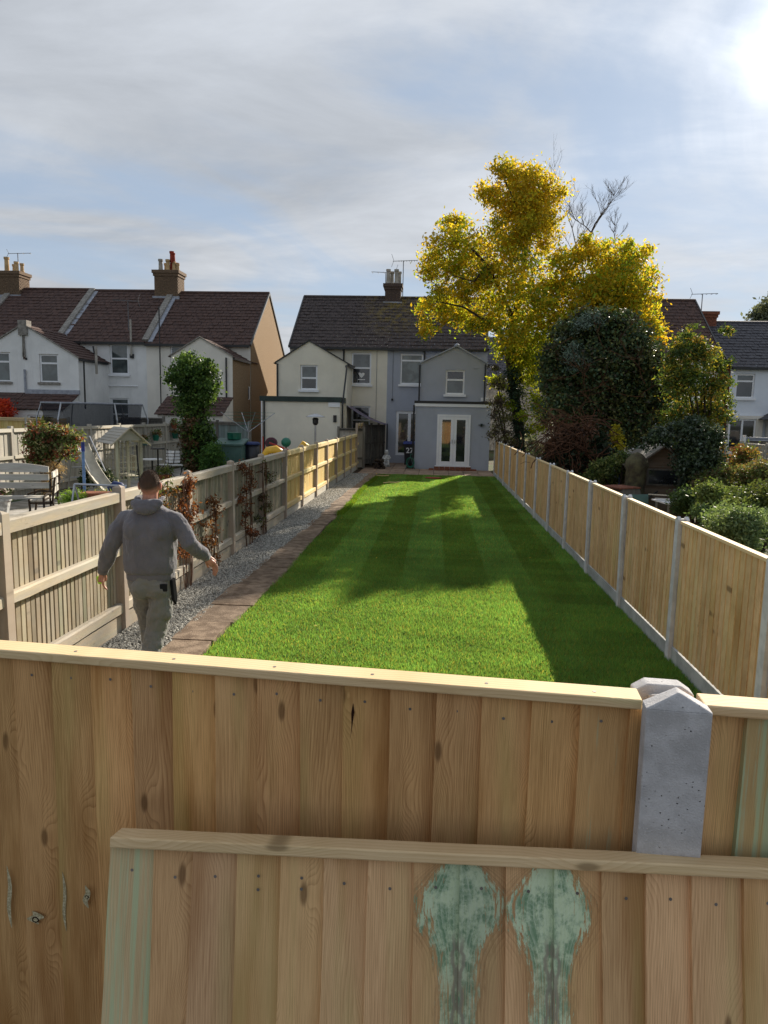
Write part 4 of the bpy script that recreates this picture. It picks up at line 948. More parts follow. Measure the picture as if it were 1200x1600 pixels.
scatter_leaves('fallen_leaves', 120, (-3.2, -1.2), (24, 28), [(.5, .36, .08), (.3, .15, .05)], .03, 'brown and yellow leaves fallen by the patio', 4)

# ------------------------------------------------------------------ foliage
def foliage(name, clumps, n, size, pal, m, parent=None, seed=1, aspect=.5, kind=None, sub=26, spread=.22, droop=0., shell=.55, label=None):
    """leaf-sized faces gathered in sprays through the volume of each clump (x,y,z,rx,ry,rz)"""
    rg = np.random.default_rng(seed); C = np.array([c[:6] for c in clumps], float)
    wv = (C[:, 3]*C[:, 5]*C[:, 4])**.72; wv /= wv.sum()
    ns = max(8, n//sub); ci = rg.choice(len(C), ns, p=wv)
    d = rg.normal(size=(ns, 3)); d /= np.linalg.norm(d, axis=1)[:, None]
    r = rg.random(ns)**shell*1.05
    S = C[ci, :3]+d*r[:, None]*C[ci, 3:6]; srad = C[ci, 3:6].mean(1)*spread+size*1.5
    pi_ = rg.integers(0, len(pal), ns); sb = .75+.5*rg.random(ns)
    si = rg.integers(0, ns, n); P = S[si]+rg.normal(size=(n, 3))*srad[si][:, None]*np.array([1, 1, .7])*.62
    P[:, 2] -= droop*rg.random(n)
    a = rg.normal(size=(n, 3)); a[:, 2] -= .4*(droop > 0); a /= np.linalg.norm(a, axis=1)[:, None]
    b = np.cross(a, rg.normal(size=(n, 3))); b /= np.linalg.norm(b, axis=1)[:, None]
    s = size*(.55+.8*rg.random(n)); a *= s[:, None]; b *= (s*aspect)[:, None]
    V = np.stack([P-a, P-b*.9+a*.1, P+a, P+b*.9+a*.1], 1).reshape(-1, 3); F = np.arange(4*n).reshape(-1, 4)
    pc = np.array([p[:3] for p in pal])[np.where(rg.random(n) < .75, pi_[si], rg.integers(0, len(pal), n))]
    c = pc*(sb[si]*(.75+.5*rg.random(n)))[:, None]
    o = mesh_np(name, V, F, m, parent, np.repeat(c, 4, 0), kind)
    if label: o['label'] = label
    return o
def pxc(lst, Y, jit=.0, seed=0, sq=1.0, dy=1.):
    rg = random.Random(seed); out = []
    for (px, py, r) in lst:
        yv = Y+rg.uniform(-jit, jit); p = at(px, py, yv); q = r*yv/FPX; out.append((p.x, p.y, p.z, q*sq, q*dy, q))
    return out
def limbs(parent, paths, m='bark', name='trunk'):
    mb = MB()
    for pts, r0_, r1_ in paths:
        k = len(pts); P = [Vector(p) for p in pts]; Q = []
        for i in range(k-1):
            for t in (0, .33, .66):
                Q.append(P[i].lerp(P[i+1], t)+Vector((mnoise.noise(P[i]*3+Vector((t, 0, 0))), mnoise.noise(P[i]*5), 0))*.04*(1 if 0 < i+t else 0))
        Q.append(P[-1]); mb.tube(Q, [r0_+(r1_-r0_)*(i/(len(Q)-1))**.8 for i in range(len(Q))], 7)
    return mb.build(name, m, parent, smooth=True)
def twigs(mb, base, direction, length, r, rg, depth=3):
    p = Vector(base); d = Vector(direction).normalized(); pts = [p.copy()]; n = 4
    for i in range(n):
        d = (d+Vector((rg.uniform(-.3, .3), rg.uniform(-.3, .3), rg.uniform(-.12, .25)))).normalized(); p = p+d*length/n; pts.append(p.copy())
        if depth and i > 0:
            for _ in range(2):
                twigs(mb, p, d+Vector((rg.uniform(-1, 1), rg.uniform(-1, 1), rg.uniform(-.3, .7)))*.8, length*rg.uniform(.35, .6), r*.5, rg, depth-1)
    mb.tube(pts, [r*(1-.75*i/n) for i in range(n+1)], 4, cap=False)

# golden tree
GT = thing('golden_tree', 'tall golden yellow autumn tree with two crown lobes beside the grey house', 'tree', (3.35, 28, 0))
def loc_(p, base): return Vector(p)-Vector(base)
gb = Vector((3.35, 28, 0))
def gp_(px, py, dy=0.): return at(px, py, 28+dy)-gb
limbs(GT, [([(0, 0, -.1), gp_(812, 680), gp_(802, 610), gp_(795, 555), gp_(803, 505)], .24, .15),
           ([gp_(803, 505), gp_(815, 440, .2), gp_(822, 380, .3), gp_(838, 320, .4), gp_(850, 290, .4)], .15, .03),
           ([gp_(803, 505), gp_(785, 460, -.4), gp_(762, 415, -.6), gp_(725, 375, -.8), gp_(695, 360, -1)], .11, .02),
           ([gp_(795, 540), gp_(765, 505, -.6), gp_(725, 480, -1), gp_(680, 470, -1.2)], .08, .02),
           ([gp_(822, 380, .3), gp_(810, 330, 0), gp_(790, 285, 0), gp_(783, 262, 0)], .07, .015),
           ([gp_(762, 415, -.6), gp_(740, 440, -1), gp_(705, 430, -1.4)], .06, .015),
           ([gp_(800, 545), gp_(835, 490, .6), gp_(872, 465, 1), gp_(925, 440, 1.2), gp_(985, 410, 1.4)], .17, .03),
           ([gp_(872, 465, 1), gp_(905, 400, 1.2), gp_(930, 350, 1.2), gp_(957, 312, 1.2)], .08, .012),
           ([gp_(925, 440, 1.2), gp_(960, 465, 1.5), gp_(1010, 450, 1.5)], .07, .015),
           ([gp_(835, 490, .6), gp_(850, 520, 0), gp_(850, 580, -.4)], .06, .02)])
rg = random.Random(21); mb = MB()
for (a, b) in (((905, 400), (895, 310)), ((915, 380), (940, 320)), ((930, 350), (955, 305)), ((960, 400), (975, 350)), ((890, 420), (880, 370)), ((925, 365), (905, 330))):
    p = gp_(a[0], a[1], 1.2); q = gp_(b[0], b[1], 1.2); twigs(mb, p, q-p, (q-p).length, .028, rg, 3)
mb.build('bare_branch', 'bare_twig', GT)
cl_top = [(783, 262, 15), (800, 268, 16), (830, 282, 26), (860, 298, 22), (815, 305, 34), (752, 298, 11), (770, 298, 14), (795, 330, 24), (842, 335, 30), (878, 298, 9), (857, 362, 16), (772, 312, 16), (848, 385, 14),
          (820, 355, 22), (805, 375, 20)]
cl_mid = [(703, 345, 15), (720, 342, 12), (692, 372, 22), (722, 372, 22), (757, 378, 24), (775, 355, 14), (790, 402, 34), (676, 408, 20), (672, 425, 15), (706, 415, 26), (745, 440, 30), (828, 415, 24),
          (668, 505, 14), (664, 480, 14), (690, 478, 20), (722, 490, 22), (775, 480, 32), (736, 505, 14), (758, 505, 16), (805, 455, 32), (798, 520, 26), (840, 470, 26), (700, 500, 12), (720, 458, 16), (824, 500, 22),
          (735, 400, 20), (765, 425, 22), (700, 450, 16), (664, 520, 8), (682, 455, 12)]
cl_right = [(935, 462, 30), (960, 485, 26), (905, 500, 26), (985, 465, 20), (945, 380, 10), (980, 385, 9), (915, 372, 7), (1000, 392, 8), (925, 388, 20), (900, 405, 20), (952, 405, 28), (988, 402, 20), (1012, 388, 7), (882, 440, 32), (930, 450, 32), (975, 440, 32), (1004, 450, 22), (1018, 420, 12), (868, 490, 28), (930, 492, 30),
            (985, 490, 28), (870, 405, 16), (1022, 465, 12), (1012, 500, 17), (1022, 515, 13), (905, 480, 24), (955, 470, 22), (855, 440, 18), (960, 425, 20)]
cl_low = [(830, 530, 26), (852, 555, 28), (832, 590, 24), (842, 625, 20), (795, 545, 12), (820, 560, 22), (848, 655, 14), (812, 655, 10), (828, 672, 12), (860, 520, 24), (840, 700, 8)]
cl_low2 = [(781, 548, 7), (778, 592, 10), (786, 600, 8), (783, 620, 9), (795, 632, 8), (776, 576, 5), (818, 648, 9)]
def rel(cl, base): return [(c[0]-base[0], c[1]-base[1], c[2]-base[2], c[3], c[4], c[5]) for c in cl]
GOLD = [(.58, .43, .03), (.50, .40, .03), (.62, .45, .03), (.42, .40, .03), (.50, .35, .02), (.44, .42, .04)]
GREEN = [(.27, .36, .03), (.34, .38, .03), (.20, .29, .03), (.42, .42, .03), (.30, .33, .02), (.24, .32, .03)]
allc = rel(pxc(cl_top, 28.3, .7, 1, dy=1.25), gb)
foliage('crown', allc, 15500, .072, GOLD+[(.34, .34, .03)], 'golden_leaf', GT, 31, shell=.6, spread=.34, droop=.08)
foliage('crown', rel(pxc(cl_mid, 27.6, 1.2, 2, dy=1.25), gb), 24000, .074, GREEN[:5]+GOLD[:5], 'golden_leaf', GT, 32, shell=.55, spread=.30, droop=.12)
foliage('crown', rel(pxc(cl_right, 27.3, 1.2, 3, dy=1.25), gb), 28000, .074, GOLD[:5]+GREEN[:3], 'golden_leaf', GT, 33, shell=.58, spread=.32, droop=.12)
foliage('crown', rel(pxc(cl_low, 28.0, .5, 4), gb)+rel(pxc(cl_low2, 27.4, .2, 5), gb), 11000, .062, GREEN+[(.45, .42, .03)], 'golden_leaf', GT, 34, shell=.5, spread=.25, droop=.15)
foliage('ivy', [(loc_(at(x, y, 27.8), gb).x, loc_(at(x, y, 27.8), gb).y, loc_(at(x, y, 27.8), gb).z, .34, .34, .5) for x, y in ((803, 590), (804, 620), (808, 650), (812, 680), (814, 700))], 5000, .05, [(.018, .04, .02), (.03, .055, .025)], 'ivy_leaf', GT, 35)

# the big ivy smothered tree
IB = Vector((4.75, 20.5, 0))
IT = thing('ivy_covered_tree', 'broad dark tree smothered in ivy in front of the golden tree', 'tree', IB)
limbs(IT, [([(0, 0, -.1), (.05, 0, 1.0), (-.1, .1, 2.2), (-.2, 0, 3.6)], .22, .08), ([(.05, 0, 1.0), (.6, .1, 2.2), (1.0, .1, 3.4)], .12, .05), ([(-.1, .1, 1.6), (-.7, -.1, 2.6), (-.9, 0, 3.4)], .10, .04)])
ivc = [(925, 512, 28), (895, 530, 28), (950, 518, 30), (985, 535, 28), (1010, 560, 25), (870, 570, 20), (862, 600, 18), (900, 575, 40), (950, 570, 45), (1000, 590, 38), (875, 635, 28), (920, 630, 42), (975, 630, 46),
       (1025, 610, 28), (1035, 640, 28), (940, 672, 30), (990, 670, 32), (895, 668, 22), (1005, 540, 16), (1030, 578, 16), (860, 550, 12), (848, 610, 8), (1048, 600, 12), (915, 492, 10), (968, 505, 10), (1000, 520, 9), (850, 650, 10), (1058, 650, 16), (885, 512, 8), (1022, 548, 8), (1050, 625, 14), (875, 545, 9)]
ivc += [(945+rs.uniform(88, 102)*math.cos(t), 590+rs.uniform(92, 110)*math.sin(t), rs.uniform(5, 10)) for t in [i*.23+rs.uniform(-.1, .1) for i in range(14, 30)]]
foliage('crown', rel(pxc(ivc, 20.5, .5, 6, dy=1.1), IB), 56000, .050, [(.038, .070, .034), (.050, .092, .042), (.065, .105, .04), (.09, .105, .032), (.06, .052, .034), (.14, .15, .05)], 'ivy_leaf', IT, 41, sub=20, spread=.34, aspect=.7, shell=.45)
foliage('crown', rel(pxc([(925, 498, 12), (910, 505, 12), (945, 505, 10), (900, 560, 18), (975, 520, 8), (890, 520, 10)], 20.2, .3, 7), IB), 2600, .06, [(.16, .21, .17), (.10, .15, .11)], 'ivy_leaf', IT, 42, aspect=.25)
mb = MB(); rg = random.Random(3)
for k in range(24):
    p = at(rg.uniform(880, 1010), rg.uniform(520, 670), 20.5-rg.uniform(.9, 1.3))-IB; twigs(mb, p, (rg.uniform(-1, 1), -.2, rg.uniform(-.6, 1)), rg.uniform(.5, 1.1), .012, rg, 1)
mb.build('dead_branch', 'dead_twig', IT)

# brown heap of dead climber below it
DB = Vector((3.4, 17.4, 0))
DT = thing('dead_climber', 'tangled mound of dead reddish brown stems below the ivy covered tree', 'shrub', DB)
mb = MB(); rg = random.Random(9)
for k in range(420):
    px, py = rg.gauss(893, 22), rg.gauss(690, 22)
    py = max(py, 650); p = at(px, py, 17.4+rg.uniform(-.7, .7))-DB
    a = rg.uniform(0, 6.28); pts = [p]; d = Vector((math.cos(a), math.sin(a)*.6, rg.uniform(-.8, .8)))
    for i in range(5): d = (d+Vector((rg.uniform(-.5, .5), rg.uniform(-.4, .4), rg.uniform(-.6, .35)))).normalized(); pts.append(pts[-1]+d*.13)
    mb.tube(pts, rg.uniform(.006, .014), 3, cap=False)
mb.build('stem', 'dead_twig', DT, kind='stuff')
foliage('ivy', rel(pxc([(890, 715, 22), (920, 718, 26), (945, 712, 20), (905, 740, 20), (865, 715, 12), (930, 690, 16)], 17.5, .4, 3), DB), 9000, .045, [(.018, .035, .018), (.03, .045, .02)], 'ivy_leaf', DT, 44, aspect=.7)
foliage('dead_leaves', rel(pxc([(885, 690, 26), (915, 680, 18), (870, 700, 16)], 17.5, .4, 4), DB), 4200, .035, [(.10, .05, .03), (.16, .08, .045), (.06, .035, .025)], 'ivy_leaf', DT, 45)

def bush(name, label, cat, base, cl, n, size, pal, m='leaf', seed=1, stem=True, group=None, aspect=.5, shell=.5, spread=.25):
    b = Vector(base); t = thing(name, label, cat, b, 0, group); r = rel(cl, b)
    foliage('foliage', r, n, size, pal, m, t, seed, aspect=aspect, shell=shell, spread=spread)
    if stem: limbs(t, [([(0, 0, -.1), (c[0]*.35, c[1]*.4, max(.05, c[2]*.55)), (c[0], c[1], c[2])], .045, .012) for c in r[:7]], name='stem')
    return t
bush('autumn_tree', 'green and yellow turning small tree between the ivy covered tree and white house', 'tree', (6.6, 18, 0),
     pxc([(1062, 545, 14), (1072, 525, 10), (1098, 552, 16), (1120, 572, 12), (1082, 580, 24), (1112, 605, 20), (1134, 622, 9), (1062, 610, 24), (1100, 640, 24), (1130, 590, 8), (1055, 650, 22), (1090, 672, 18), (1048, 560, 12), (1070, 660, 26), (1105, 690, 16), (1050, 690, 16), (1130, 650, 12), (1075, 508, 5), (1125, 560, 6), (1140, 600, 5), (1085, 540, 12), (1055, 582, 20)], 18, .6, 8)+pxc([(1075+rs.uniform(-30, 70), 580+rs.uniform(-70, 100), rs.uniform(3, 7)) for _ in range(45)], 18, .7, 9), 19000, .042,
     [(.07, .12, .028), (.10, .15, .03), (.34, .31, .04), (.05, .09, .02), (.26, .17, .03), (.16, .19, .03), (.06, .10, .03), (.08, .13, .03)], seed=51, shell=.6, spread=.38)
bush('yellow_conifer', 'little bright yellow conifer under the ivy covered tree', 'tree', (4.9, 19.0, 0), pxc([(962, 700, 11), (963, 688, 9), (963, 676, 6), (963, 667, 3)], 19.0, .05, 2), 1900, .035, [(.5, .42, .03), (.38, .36, .03)], seed=52)
bush('brown_shrub', 'brown leafless shrub against the side wall of the grey house', 'shrub', (2.75, 27.2, 0), pxc([(778, 600, 12), (776, 630, 14), (784, 655, 16), (778, 680, 14), (792, 690, 14), (774, 575, 7)], 27.2, .2, 3), 3600, .045, [(.10, .07, .04), (.07, .055, .035), (.12, .12, .03)], 'ivy_leaf', 53)
bush('mixed_undergrowth', 'pale leafy undergrowth beside the dead climber and yellow conifer', 'shrub', (4.1, 16.2, 0), pxc([(940, 735, 16), (965, 728, 18), (985, 740, 14), (920, 748, 12), (955, 755, 14), (975, 715, 10)], 16.2, .4, 3), 5500, .035, [(.10, .15, .04), (.07, .11, .03), (.20, .22, .07)], seed=54)
bush('white_flower_shrub', 'sparse grey green shrub behind the fence by the golden tree trunk', 'shrub', (3.9, 22.0, 0), pxc([(838, 700, 12), (850, 715, 12), (842, 722, 12), (830, 690, 8), (825, 712, 10)], 22, .3, 3), 2200, .05, [(.13, .16, .11), (.07, .10, .05), (.30, .31, .28)], seed=55)
UG = [((1115, 745), 24, 13.5), ((1150, 725), 24, 15.), ((1185, 740), 24, 13.5), ((1090, 775), 22, 12.), ((1130, 785), 28, 11.), ((1175, 790), 30, 11.), ((1110, 815), 20, 9.8), ((1150, 822), 28, 9.2), ((1190, 830), 30, 9.), ((1230, 780), 40, 11.)]
UGN = ['leafy green bush with brown stalks beside the ivy dome of the shed', 'yellowing bramble bush below the far concrete post fence', 'olive green bush at the edge of the picture below the far fence', 'low dark green bush behind the table of boards',
       'tall nettle green bush behind the timber fence', 'dense mid green bush standing behind the ferny growth', 'low ferny green growth just behind the timber fence', 'pale ferny weeds rising behind the timber fence top', 'pale feathery green weeds nearest the camera behind the fence', 'spreading bush at the picture edge over the back fence']
PALS = [[(.08, .12, .03), (.13, .15, .05), (.11, .08, .04)], [(.26, .20, .04), (.10, .14, .03), (.22, .10, .04)], [(.12, .16, .05), (.16, .12, .05)], [(.05, .09, .03), (.07, .12, .04)], [(.10, .15, .04), (.14, .18, .06)],
        [(.07, .11, .03), (.10, .14, .04)], [(.10, .17, .06), (.13, .20, .08)], [(.14, .21, .08), (.18, .25, .11)], [(.18, .26, .13), (.13, .20, .09)], [(.07, .10, .03), (.11, .13, .04)]]
for i, ((px, py), r, Y) in enumerate(UG):
    rr_ = random.Random(i); c = [(px+rr_.uniform(-1, 1)*r*1.1, py+rr_.uniform(-.7, .8)*r, r*rr_.uniform(.4, .75)) for _ in range(8)]
    p = at(px, py, Y); bush('bramble_bush', UGN[i], 'bush', (p.x, p.y, 0), pxc(c, Y, .5, i), 6500, .030 if Y > 10 else .024, PALS[i], seed=60+i, group='wild bushes in the overgrown garden', shell=.75, spread=.5)
bush('distant_tree', 'grey green tree top rising behind the ridge of the slate roofed house', 'tree', (27.5, 58, 0), pxc([(1185, 498, 12), (1200, 488, 16), (1215, 480, 20), (1175, 506, 6), (1195, 520, 20), (1230, 500, 24)], 58, 1, 2), 7000, .16, [(.10, .12, .08), (.14, .16, .10)], seed=71)
bush('golden_shrub', 'bright golden yellow shrub at the foot of the brown roofed house', 'tree', (10.0, 29.8, 0), pxc([(1018, 520, 14), (1008, 540, 16), (1025, 535, 12), (1000, 560, 18)], 30., .3, 2), 4500, .07, [(.75, .48, .02), (.62, .42, .02)], 'golden_leaf', seed=72)

# shed swallowed by ivy
S = thing('garden_shed', 'small brown wooden garden shed half buried under dark ivy', 'shed', (4.62, 14.9, 0), R(-4))
MB().prism([(-.52, 0), (.52, 0), (.52, 1.42), (0, 1.80), (-.52, 1.42)], .0, .02).build('front_frame', 'shed_wood', S)
for j in range(13):
    z = .02+j*.105; MB().add([(-.50, -.012, z), (.50, -.012, z), (.50, -.003, z+.108), (-.50, -.003, z+.108), (-.50, .0, z), (.50, .0, z), (.50, .0, z+.108), (-.50, .0, z+.108)], [(0, 1, 2, 3), (0, 4, 5, 1), (1, 5, 6, 2), (2, 6, 7, 3), (3, 7, 4, 0)]).build('plank', 'shed_wood', S)
MB().box(-.52, -.46, -.03, .02, 0, 1.42).box(.46, .52, -.03, .02, 0, 1.42).build('corner_post', 'shed_wood', S)
MB().box(-.52, -.50, .02, 1.6, 0, 1.42).box(.50, .52, .02, 1.6, 0, 1.42).build('side_wall', 'shed_wood', S)
f = MB().box(-.30, .34, -.045, -.014, 1.02, 1.36).build('window', 'dark_board_wood', S); MB().box(-.26, .30, -.050, -.046, 1.05, 1.33).build('pane', 'dark_glass', f)
for s in (-1, 1): MB().beam((s*.62, .75, 1.36), (0, .75, 1.83), 1.75, .03, upv=(0, 0, 1)).build('roof', 'dark_board_wood', S)
bush('ivy_mound', 'dome of dark ivy growing over the garden shed roof and side', 'ivy', (5.6, 14.6, 0), pxc([(1080, 672, 18), (1060, 672, 12), (1035, 682, 9), (1100, 690, 24), (1092, 720, 30), (1100, 755, 28), (1082, 780, 24), (1110, 785, 16), (1068, 700, 10), (1015, 692, 6), (1048, 670, 8), (1030, 676, 9), (1008, 700, 5), (1042, 690, 6), (1022, 684, 7)], 14.3, .25, 4), 21000, .034,
     [(.022, .042, .02), (.035, .06, .028), (.05, .075, .03), (.10, .13, .10)], 'ivy_leaf', 73, aspect=.7, shell=.35)
ob = MB().lathe([(.17, 0), (.19, .3), (.18, .9), (.20, 1.35), (.24, 1.42), (.20, 1.56), (.10, 1.66), (.01, 1.70)], (0, 0, 0), 14).build('mossy_butt', 'moss_stone', None, (4.02, 14.6, 0), smooth=True)
tag(ob, 'tall mossy brown water butt with domed lid next to the shed front', 'water butt')

# table with boards, chair, junk
TB = thing('board_table', 'garden table piled with loose weathered boards behind the timber fence', 'table', (4.42, 12.6, 0), R(6))
MB().box(-.55, .62, -.30, .32, .94, .965).build('tabletop', 'white_paint', TB)
for sx in (-.48, .55):
    for sy in (-.24, .26): MB().tube([(sx, sy, 0), (sx, sy, .94)], .02, 6).build('leg', 'galvanised', TB)
for k in range(16):
    x = rs.uniform(-.35, .35); yv = rs.uniform(-.22, .22); a = rs.choice((0, 1))*1.0+rs.uniform(-.5, .5); ln = rs.uniform(.25, .5)
    b = MB().box(-ln, ln, -.035, .035, 0, .014).build('loose_board', 'bench_wood' if k % 3 else 'old_rail_wood', None, (4.42+x*.9, 12.6+yv, .966+.0145*k*.35), (rs.uniform(-.04, .04), rs.uniform(-.04, .04), a))
    tag(b, 'loose weathered board lying in the pile on the garden table', 'board', 'boards piled on the garden table')
ob = MB().lathe([(.001, .0), (.13, 0), (.16, .05), (.165, .07), (.001, .075)], (0, 0, 0), 16).build('plastic_dish', 'blue_plastic', None, (4.37, 12.9, 1.07), (R(70), 0, 0)); tag(ob, 'round blue plastic dish standing behind the pile of boards', 'dish')
GC = thing('green_chair', 'green plastic garden chair between the shed and the pile of boards', 'chair', (3.72, 12.6, 0), R(20))
MB().box(-.22, .22, -.2, .2, .40, .44).build('seat', 'teal_plastic', GC); MB().box(-.22, .22, .2, .24, .44, 1.06, Matrix.Rotation(-.12, 4, 'X')).build('backrest', 'teal_plastic', GC)
for sx in (-.19, .19):
    for sy in (-.17, .2): MB().tube([(sx, sy, 0), (sx, sy, .42)], .02, 6).build('leg', 'teal_plastic', GC)
    MB().box(sx-.025, sx+.025, -.2, .22, .62, .65).build('armrest', 'teal_plastic', GC)
BW = thing('wheelbarrow', 'upturned dark wheelbarrow with reddish sheet near the mossy water butt', 'wheelbarrow', (3.62, 14.2, 0), R(30))
MB().prism([(-.35, .75), (.35, .75), (.24, 1.02), (-.22, 1.02)], -.28, .28).build('tray', 'dark_board_wood', BW); MB().box(-.30, .25, -.3, .25, 1.022, 1.05).build('cover', 'red_brick', BW)
for s in (-.25, .25): MB().tube([(-.6, s, .3), (.1, s, .6), (.75, s, .95)], .018, 6).build('handle', 'black_plastic', BW)
MB().tube([(-.6, -.04, .22), (-.6, .04, .22)], .2, 14).build('wheel', 'black_plastic', BW)
MB().tube([(.3, -.2, 0), (.2, -.2, .75)], .018, 6).tube([(.3, .2, 0), (.2, .2, .75)], .018, 6).build('leg', 'black_plastic', BW)
ob = MB().prism([(-.45, 0), (.45, 0), (.40, .52), (.1, .62), (-.35, .50)], -.25, .25).build('tarpaulin_heap', 'blue_tarpaulin', None, (5.0, 18.6, 1.05-.3), bevel=.06); tag(ob, 'dark blue tarpaulin heap below the small yellow conifer', 'tarpaulin'); ob.location.z = .55
MB().box(-.4, .4, -.22, .22, -.55, 0).build('heap_base', 'dark_board_wood', ob)

# ------------------------------------------------------------------ things by the houses
WB = thing('wheelie_bin', 'dark wheelie bin with blue lid and white painted number by the back door', 'bin', (-1.15, 33.0, .03), 0)
MB().add([(-.20, -.24, .06), (.20, -.24, .06), (.20, .22, .06), (-.20, .22, .06), (-.26, -.32, .98), (.26, -.32, .98), (.26, .34, .98), (-.26, .34, .98)], [(3, 2, 1, 0), (4, 5, 6, 7), (0, 1, 5, 4), (1, 2, 6, 5), (2, 3, 7, 6), (3, 0, 4, 7)]).build('body', 'bin_black', WB, bevel=.02)
MB().prism([(-.36, .98), (.38, .98), (.40, 1.06), (.2, 1.10), (-.34, 1.04)], -.28, .28, axis='x').build('lid', 'bin_blue', WB, bevel=.012)
for s in (-.2, .2): MB().tube([(s-.03, .26, .1), (s+.03, .26, .1)], .10, 14).build('wheel', 'black_plastic', WB)
def text_mesh(txt, size, m, name='number'):
    cu = bpy.data.curves.new('txt', 'FONT'); cu.body = txt; cu.size = size; cu.extrude = .003; cu.align_x = 'CENTER'; cu.offset = .006
    o = bpy.data.objects.new('txt', cu); col.objects.link(o); dg = bpy.context.evaluated_depsgraph_get(); me = bpy.data.meshes.new_from_object(o.evaluated_get(dg)); bpy.data.objects.remove(o)
    me.materials.clear(); me.materials.append(MATS[m]); me.name = name; return me
link('number', text_mesh('27', .34, 'white_paint'), WB, (0.02, -.312, .58), (R(94), 0, 0))
HR = thing('hose_reel', 'green garden hose coiled on a reel beside the drainpipe', 'hose reel', (-1.02, 30.7, .03))
for k in range(7): MB().tube([(.17*math.cos(t)*(1-.03*k), -.07+.02*k, .28+.22*math.sin(t)*(1-.03*k)) for t in [i*math.pi/9 for i in range(19)]], .016, 6, cap=False).build('hose', 'green_plastic', HR)
for s in (-.10, .10): MB().tube([(-.2, s, 0), (0, s, .52), (.2, s, 0)], .018, 6).build('stand', 'teal_plastic', HR)
MB().tube([(0, -.1, .50), (0, -.1, .62), (.09, -.1, .66)], .016, 6).build('handle', 'green_plastic', HR)
CH = thing('cherub_statue', 'small pale stone figure statue sitting by the dark fence', 'statue', (-2.10, 31.6, .03))
MB().lathe([(.16, 0), (.17, .10), (.11, .16), (.12, .22)], (0, 0, 0), 10).build('plinth', 'stone_white', CH, smooth=True)
o = MB().lathe([(.02, .20), (.13, .24), (.15, .34), (.11, .46), (.07, .54), (.03, .58)], (0, 0, 0), 10).tube([(0, 0, .50), (0, -.01, .60), (0, -.01, .70), (0, -.01, .76)], [.04, .085, .09, .02], 10).tube([(-.10, 0, .50), (-.17, -.08, .38), (-.05, -.14, .34)], [.04, .04, .03], 8).tube([(.10, 0, .50), (.17, -.08, .38), (.05, -.14, .34)], [.04, .04, .03], 8).tube([(-.06, -.05, .26), (-.10, -.20, .26), (-.08, -.22, .10)], [.06, .05, .04], 8).tube([(.06, -.05, .26), (.10, -.20, .26), (.08, -.22, .10)], [.06, .05, .04], 8).build('figure', 'stone_white', CH, smooth=True)
rm_ = o.modifiers.new('r', 'REMESH'); rm_.mode = 'VOXEL'; rm_.voxel_size = .016
LB = thing('log_heap', 'small heap of dark brown logs at the foot of the dark fence', 'logs', (-2.35, 30.6, .03))
for k, (dx, dz, a) in enumerate([(-.18, .07, .1), (0, .07, -.1), (.18, .07, .2), (-.09, .20, 0), (.09, .20, .3), (0, .33, .7)]): MB().tube([(-.0, -.28, 0), (0, .28, 0)], .065, 8).build('log', 'bark', LB, (dx, 0, dz), (0, 0, a))
AW = thing('awning', 'grey purple fabric awning sloping from the cream house to the dark fence', 'awning', (-3.75, 33.4, 0))
mb = MB(); n_ = 8
vs = [];
for i in range(n_+1):
    t = i/n_
    for (yy, dz) in ((-.95, 0), (0, -.04), (.95, 0)):
        vs.append((-.25+1.72*t, yy, 2.70-.82*t-.10*math.sin(math.pi*t)+dz))
mb.add(vs, [(i*3+j, i*3+j+1, i*3+j+4, i*3+j+3) for i in range(n_) for j in range(2)])
o = mb.build('canopy', 'awning_fabric', AW); so_ = o.modifiers.new('s', 'SOLIDIFY'); so_.thickness = .02
for yy in (-.95, .95): MB().tube([(1.47, yy, 0), (1.47, yy, 1.90)], .025, 6).build('pole', 'black_plastic', AW)
PH = thing('patio_heater', 'mushroom shaped metal patio heater in front of the cream extension', 'patio heater', tuple(Vector((at(493, 650, 27).x, 27, 0))))
MB().lathe([(.24, 0), (.24, .30), (.20, .75), (.06, .80)], (0, 0, 0), 14).build('base', 'galvanised', PH, smooth=True)
MB().tube([(0, 0, .8), (0, 0, 1.92)], .035, 10).build('pole', 'galvanised', PH); MB().lathe([(.06, 1.88), (.11, 1.95), (.11, 2.08), (.13, 2.10), (.07, 2.16)], (0, 0, 0), 12).build('burner', 'black_plastic', PH)
MB().lathe([(.36, 2.18), (.35, 2.20), (.18, 2.27), (.03, 2.31), (.01, 2.31)], (0, 0, 0), 20).build('reflector', 'galvanised', PH, smooth=True)
# left neighbour's corner: storage box, dryer, bin, toys
def atz(px, py, Y): p = at(px, py, Y); return (p.x, p.y, 0)
SB = thing('storage_box', 'grey green plastic storage shed with sloped lid behind the weathered fence', 'storage box', atz(362, 700, 26))
MB().box(-.52, .48, -.35, .35, 0, 1.10).build('body', 'teal_plastic', SB, bevel=.02); MB().prism([(-.42, 1.10), (.42, 1.28), (.42, 1.34), (-.42, 1.16)], -.58, .54, axis='x').build('lid', 'teal_plastic', SB)
for i in range(5): MB().box(-.42+i*.2, -.40+i*.2, -.358, -.351, .1, 1.0).build('rib', 'green_plastic' if 0 else 'teal_plastic', SB)
RD = thing('rotary_dryer', 'folding rotary clothes dryer with green lines behind the storage box', 'clothes dryer', atz(388, 690, 27.2))
MB().tube([(0, 0, 0), (0, 0, 1.95)], .022, 6).build('pole', 'galvanised', RD)
for a in range(4):
    t = a*math.pi/2+.5; e = (1.05*math.cos(t), 1.05*math.sin(t), 2.30); MB().tube([(0, 0, 1.55), e], .014, 5).build('arm', 'galvanised', RD)
lm = MB()
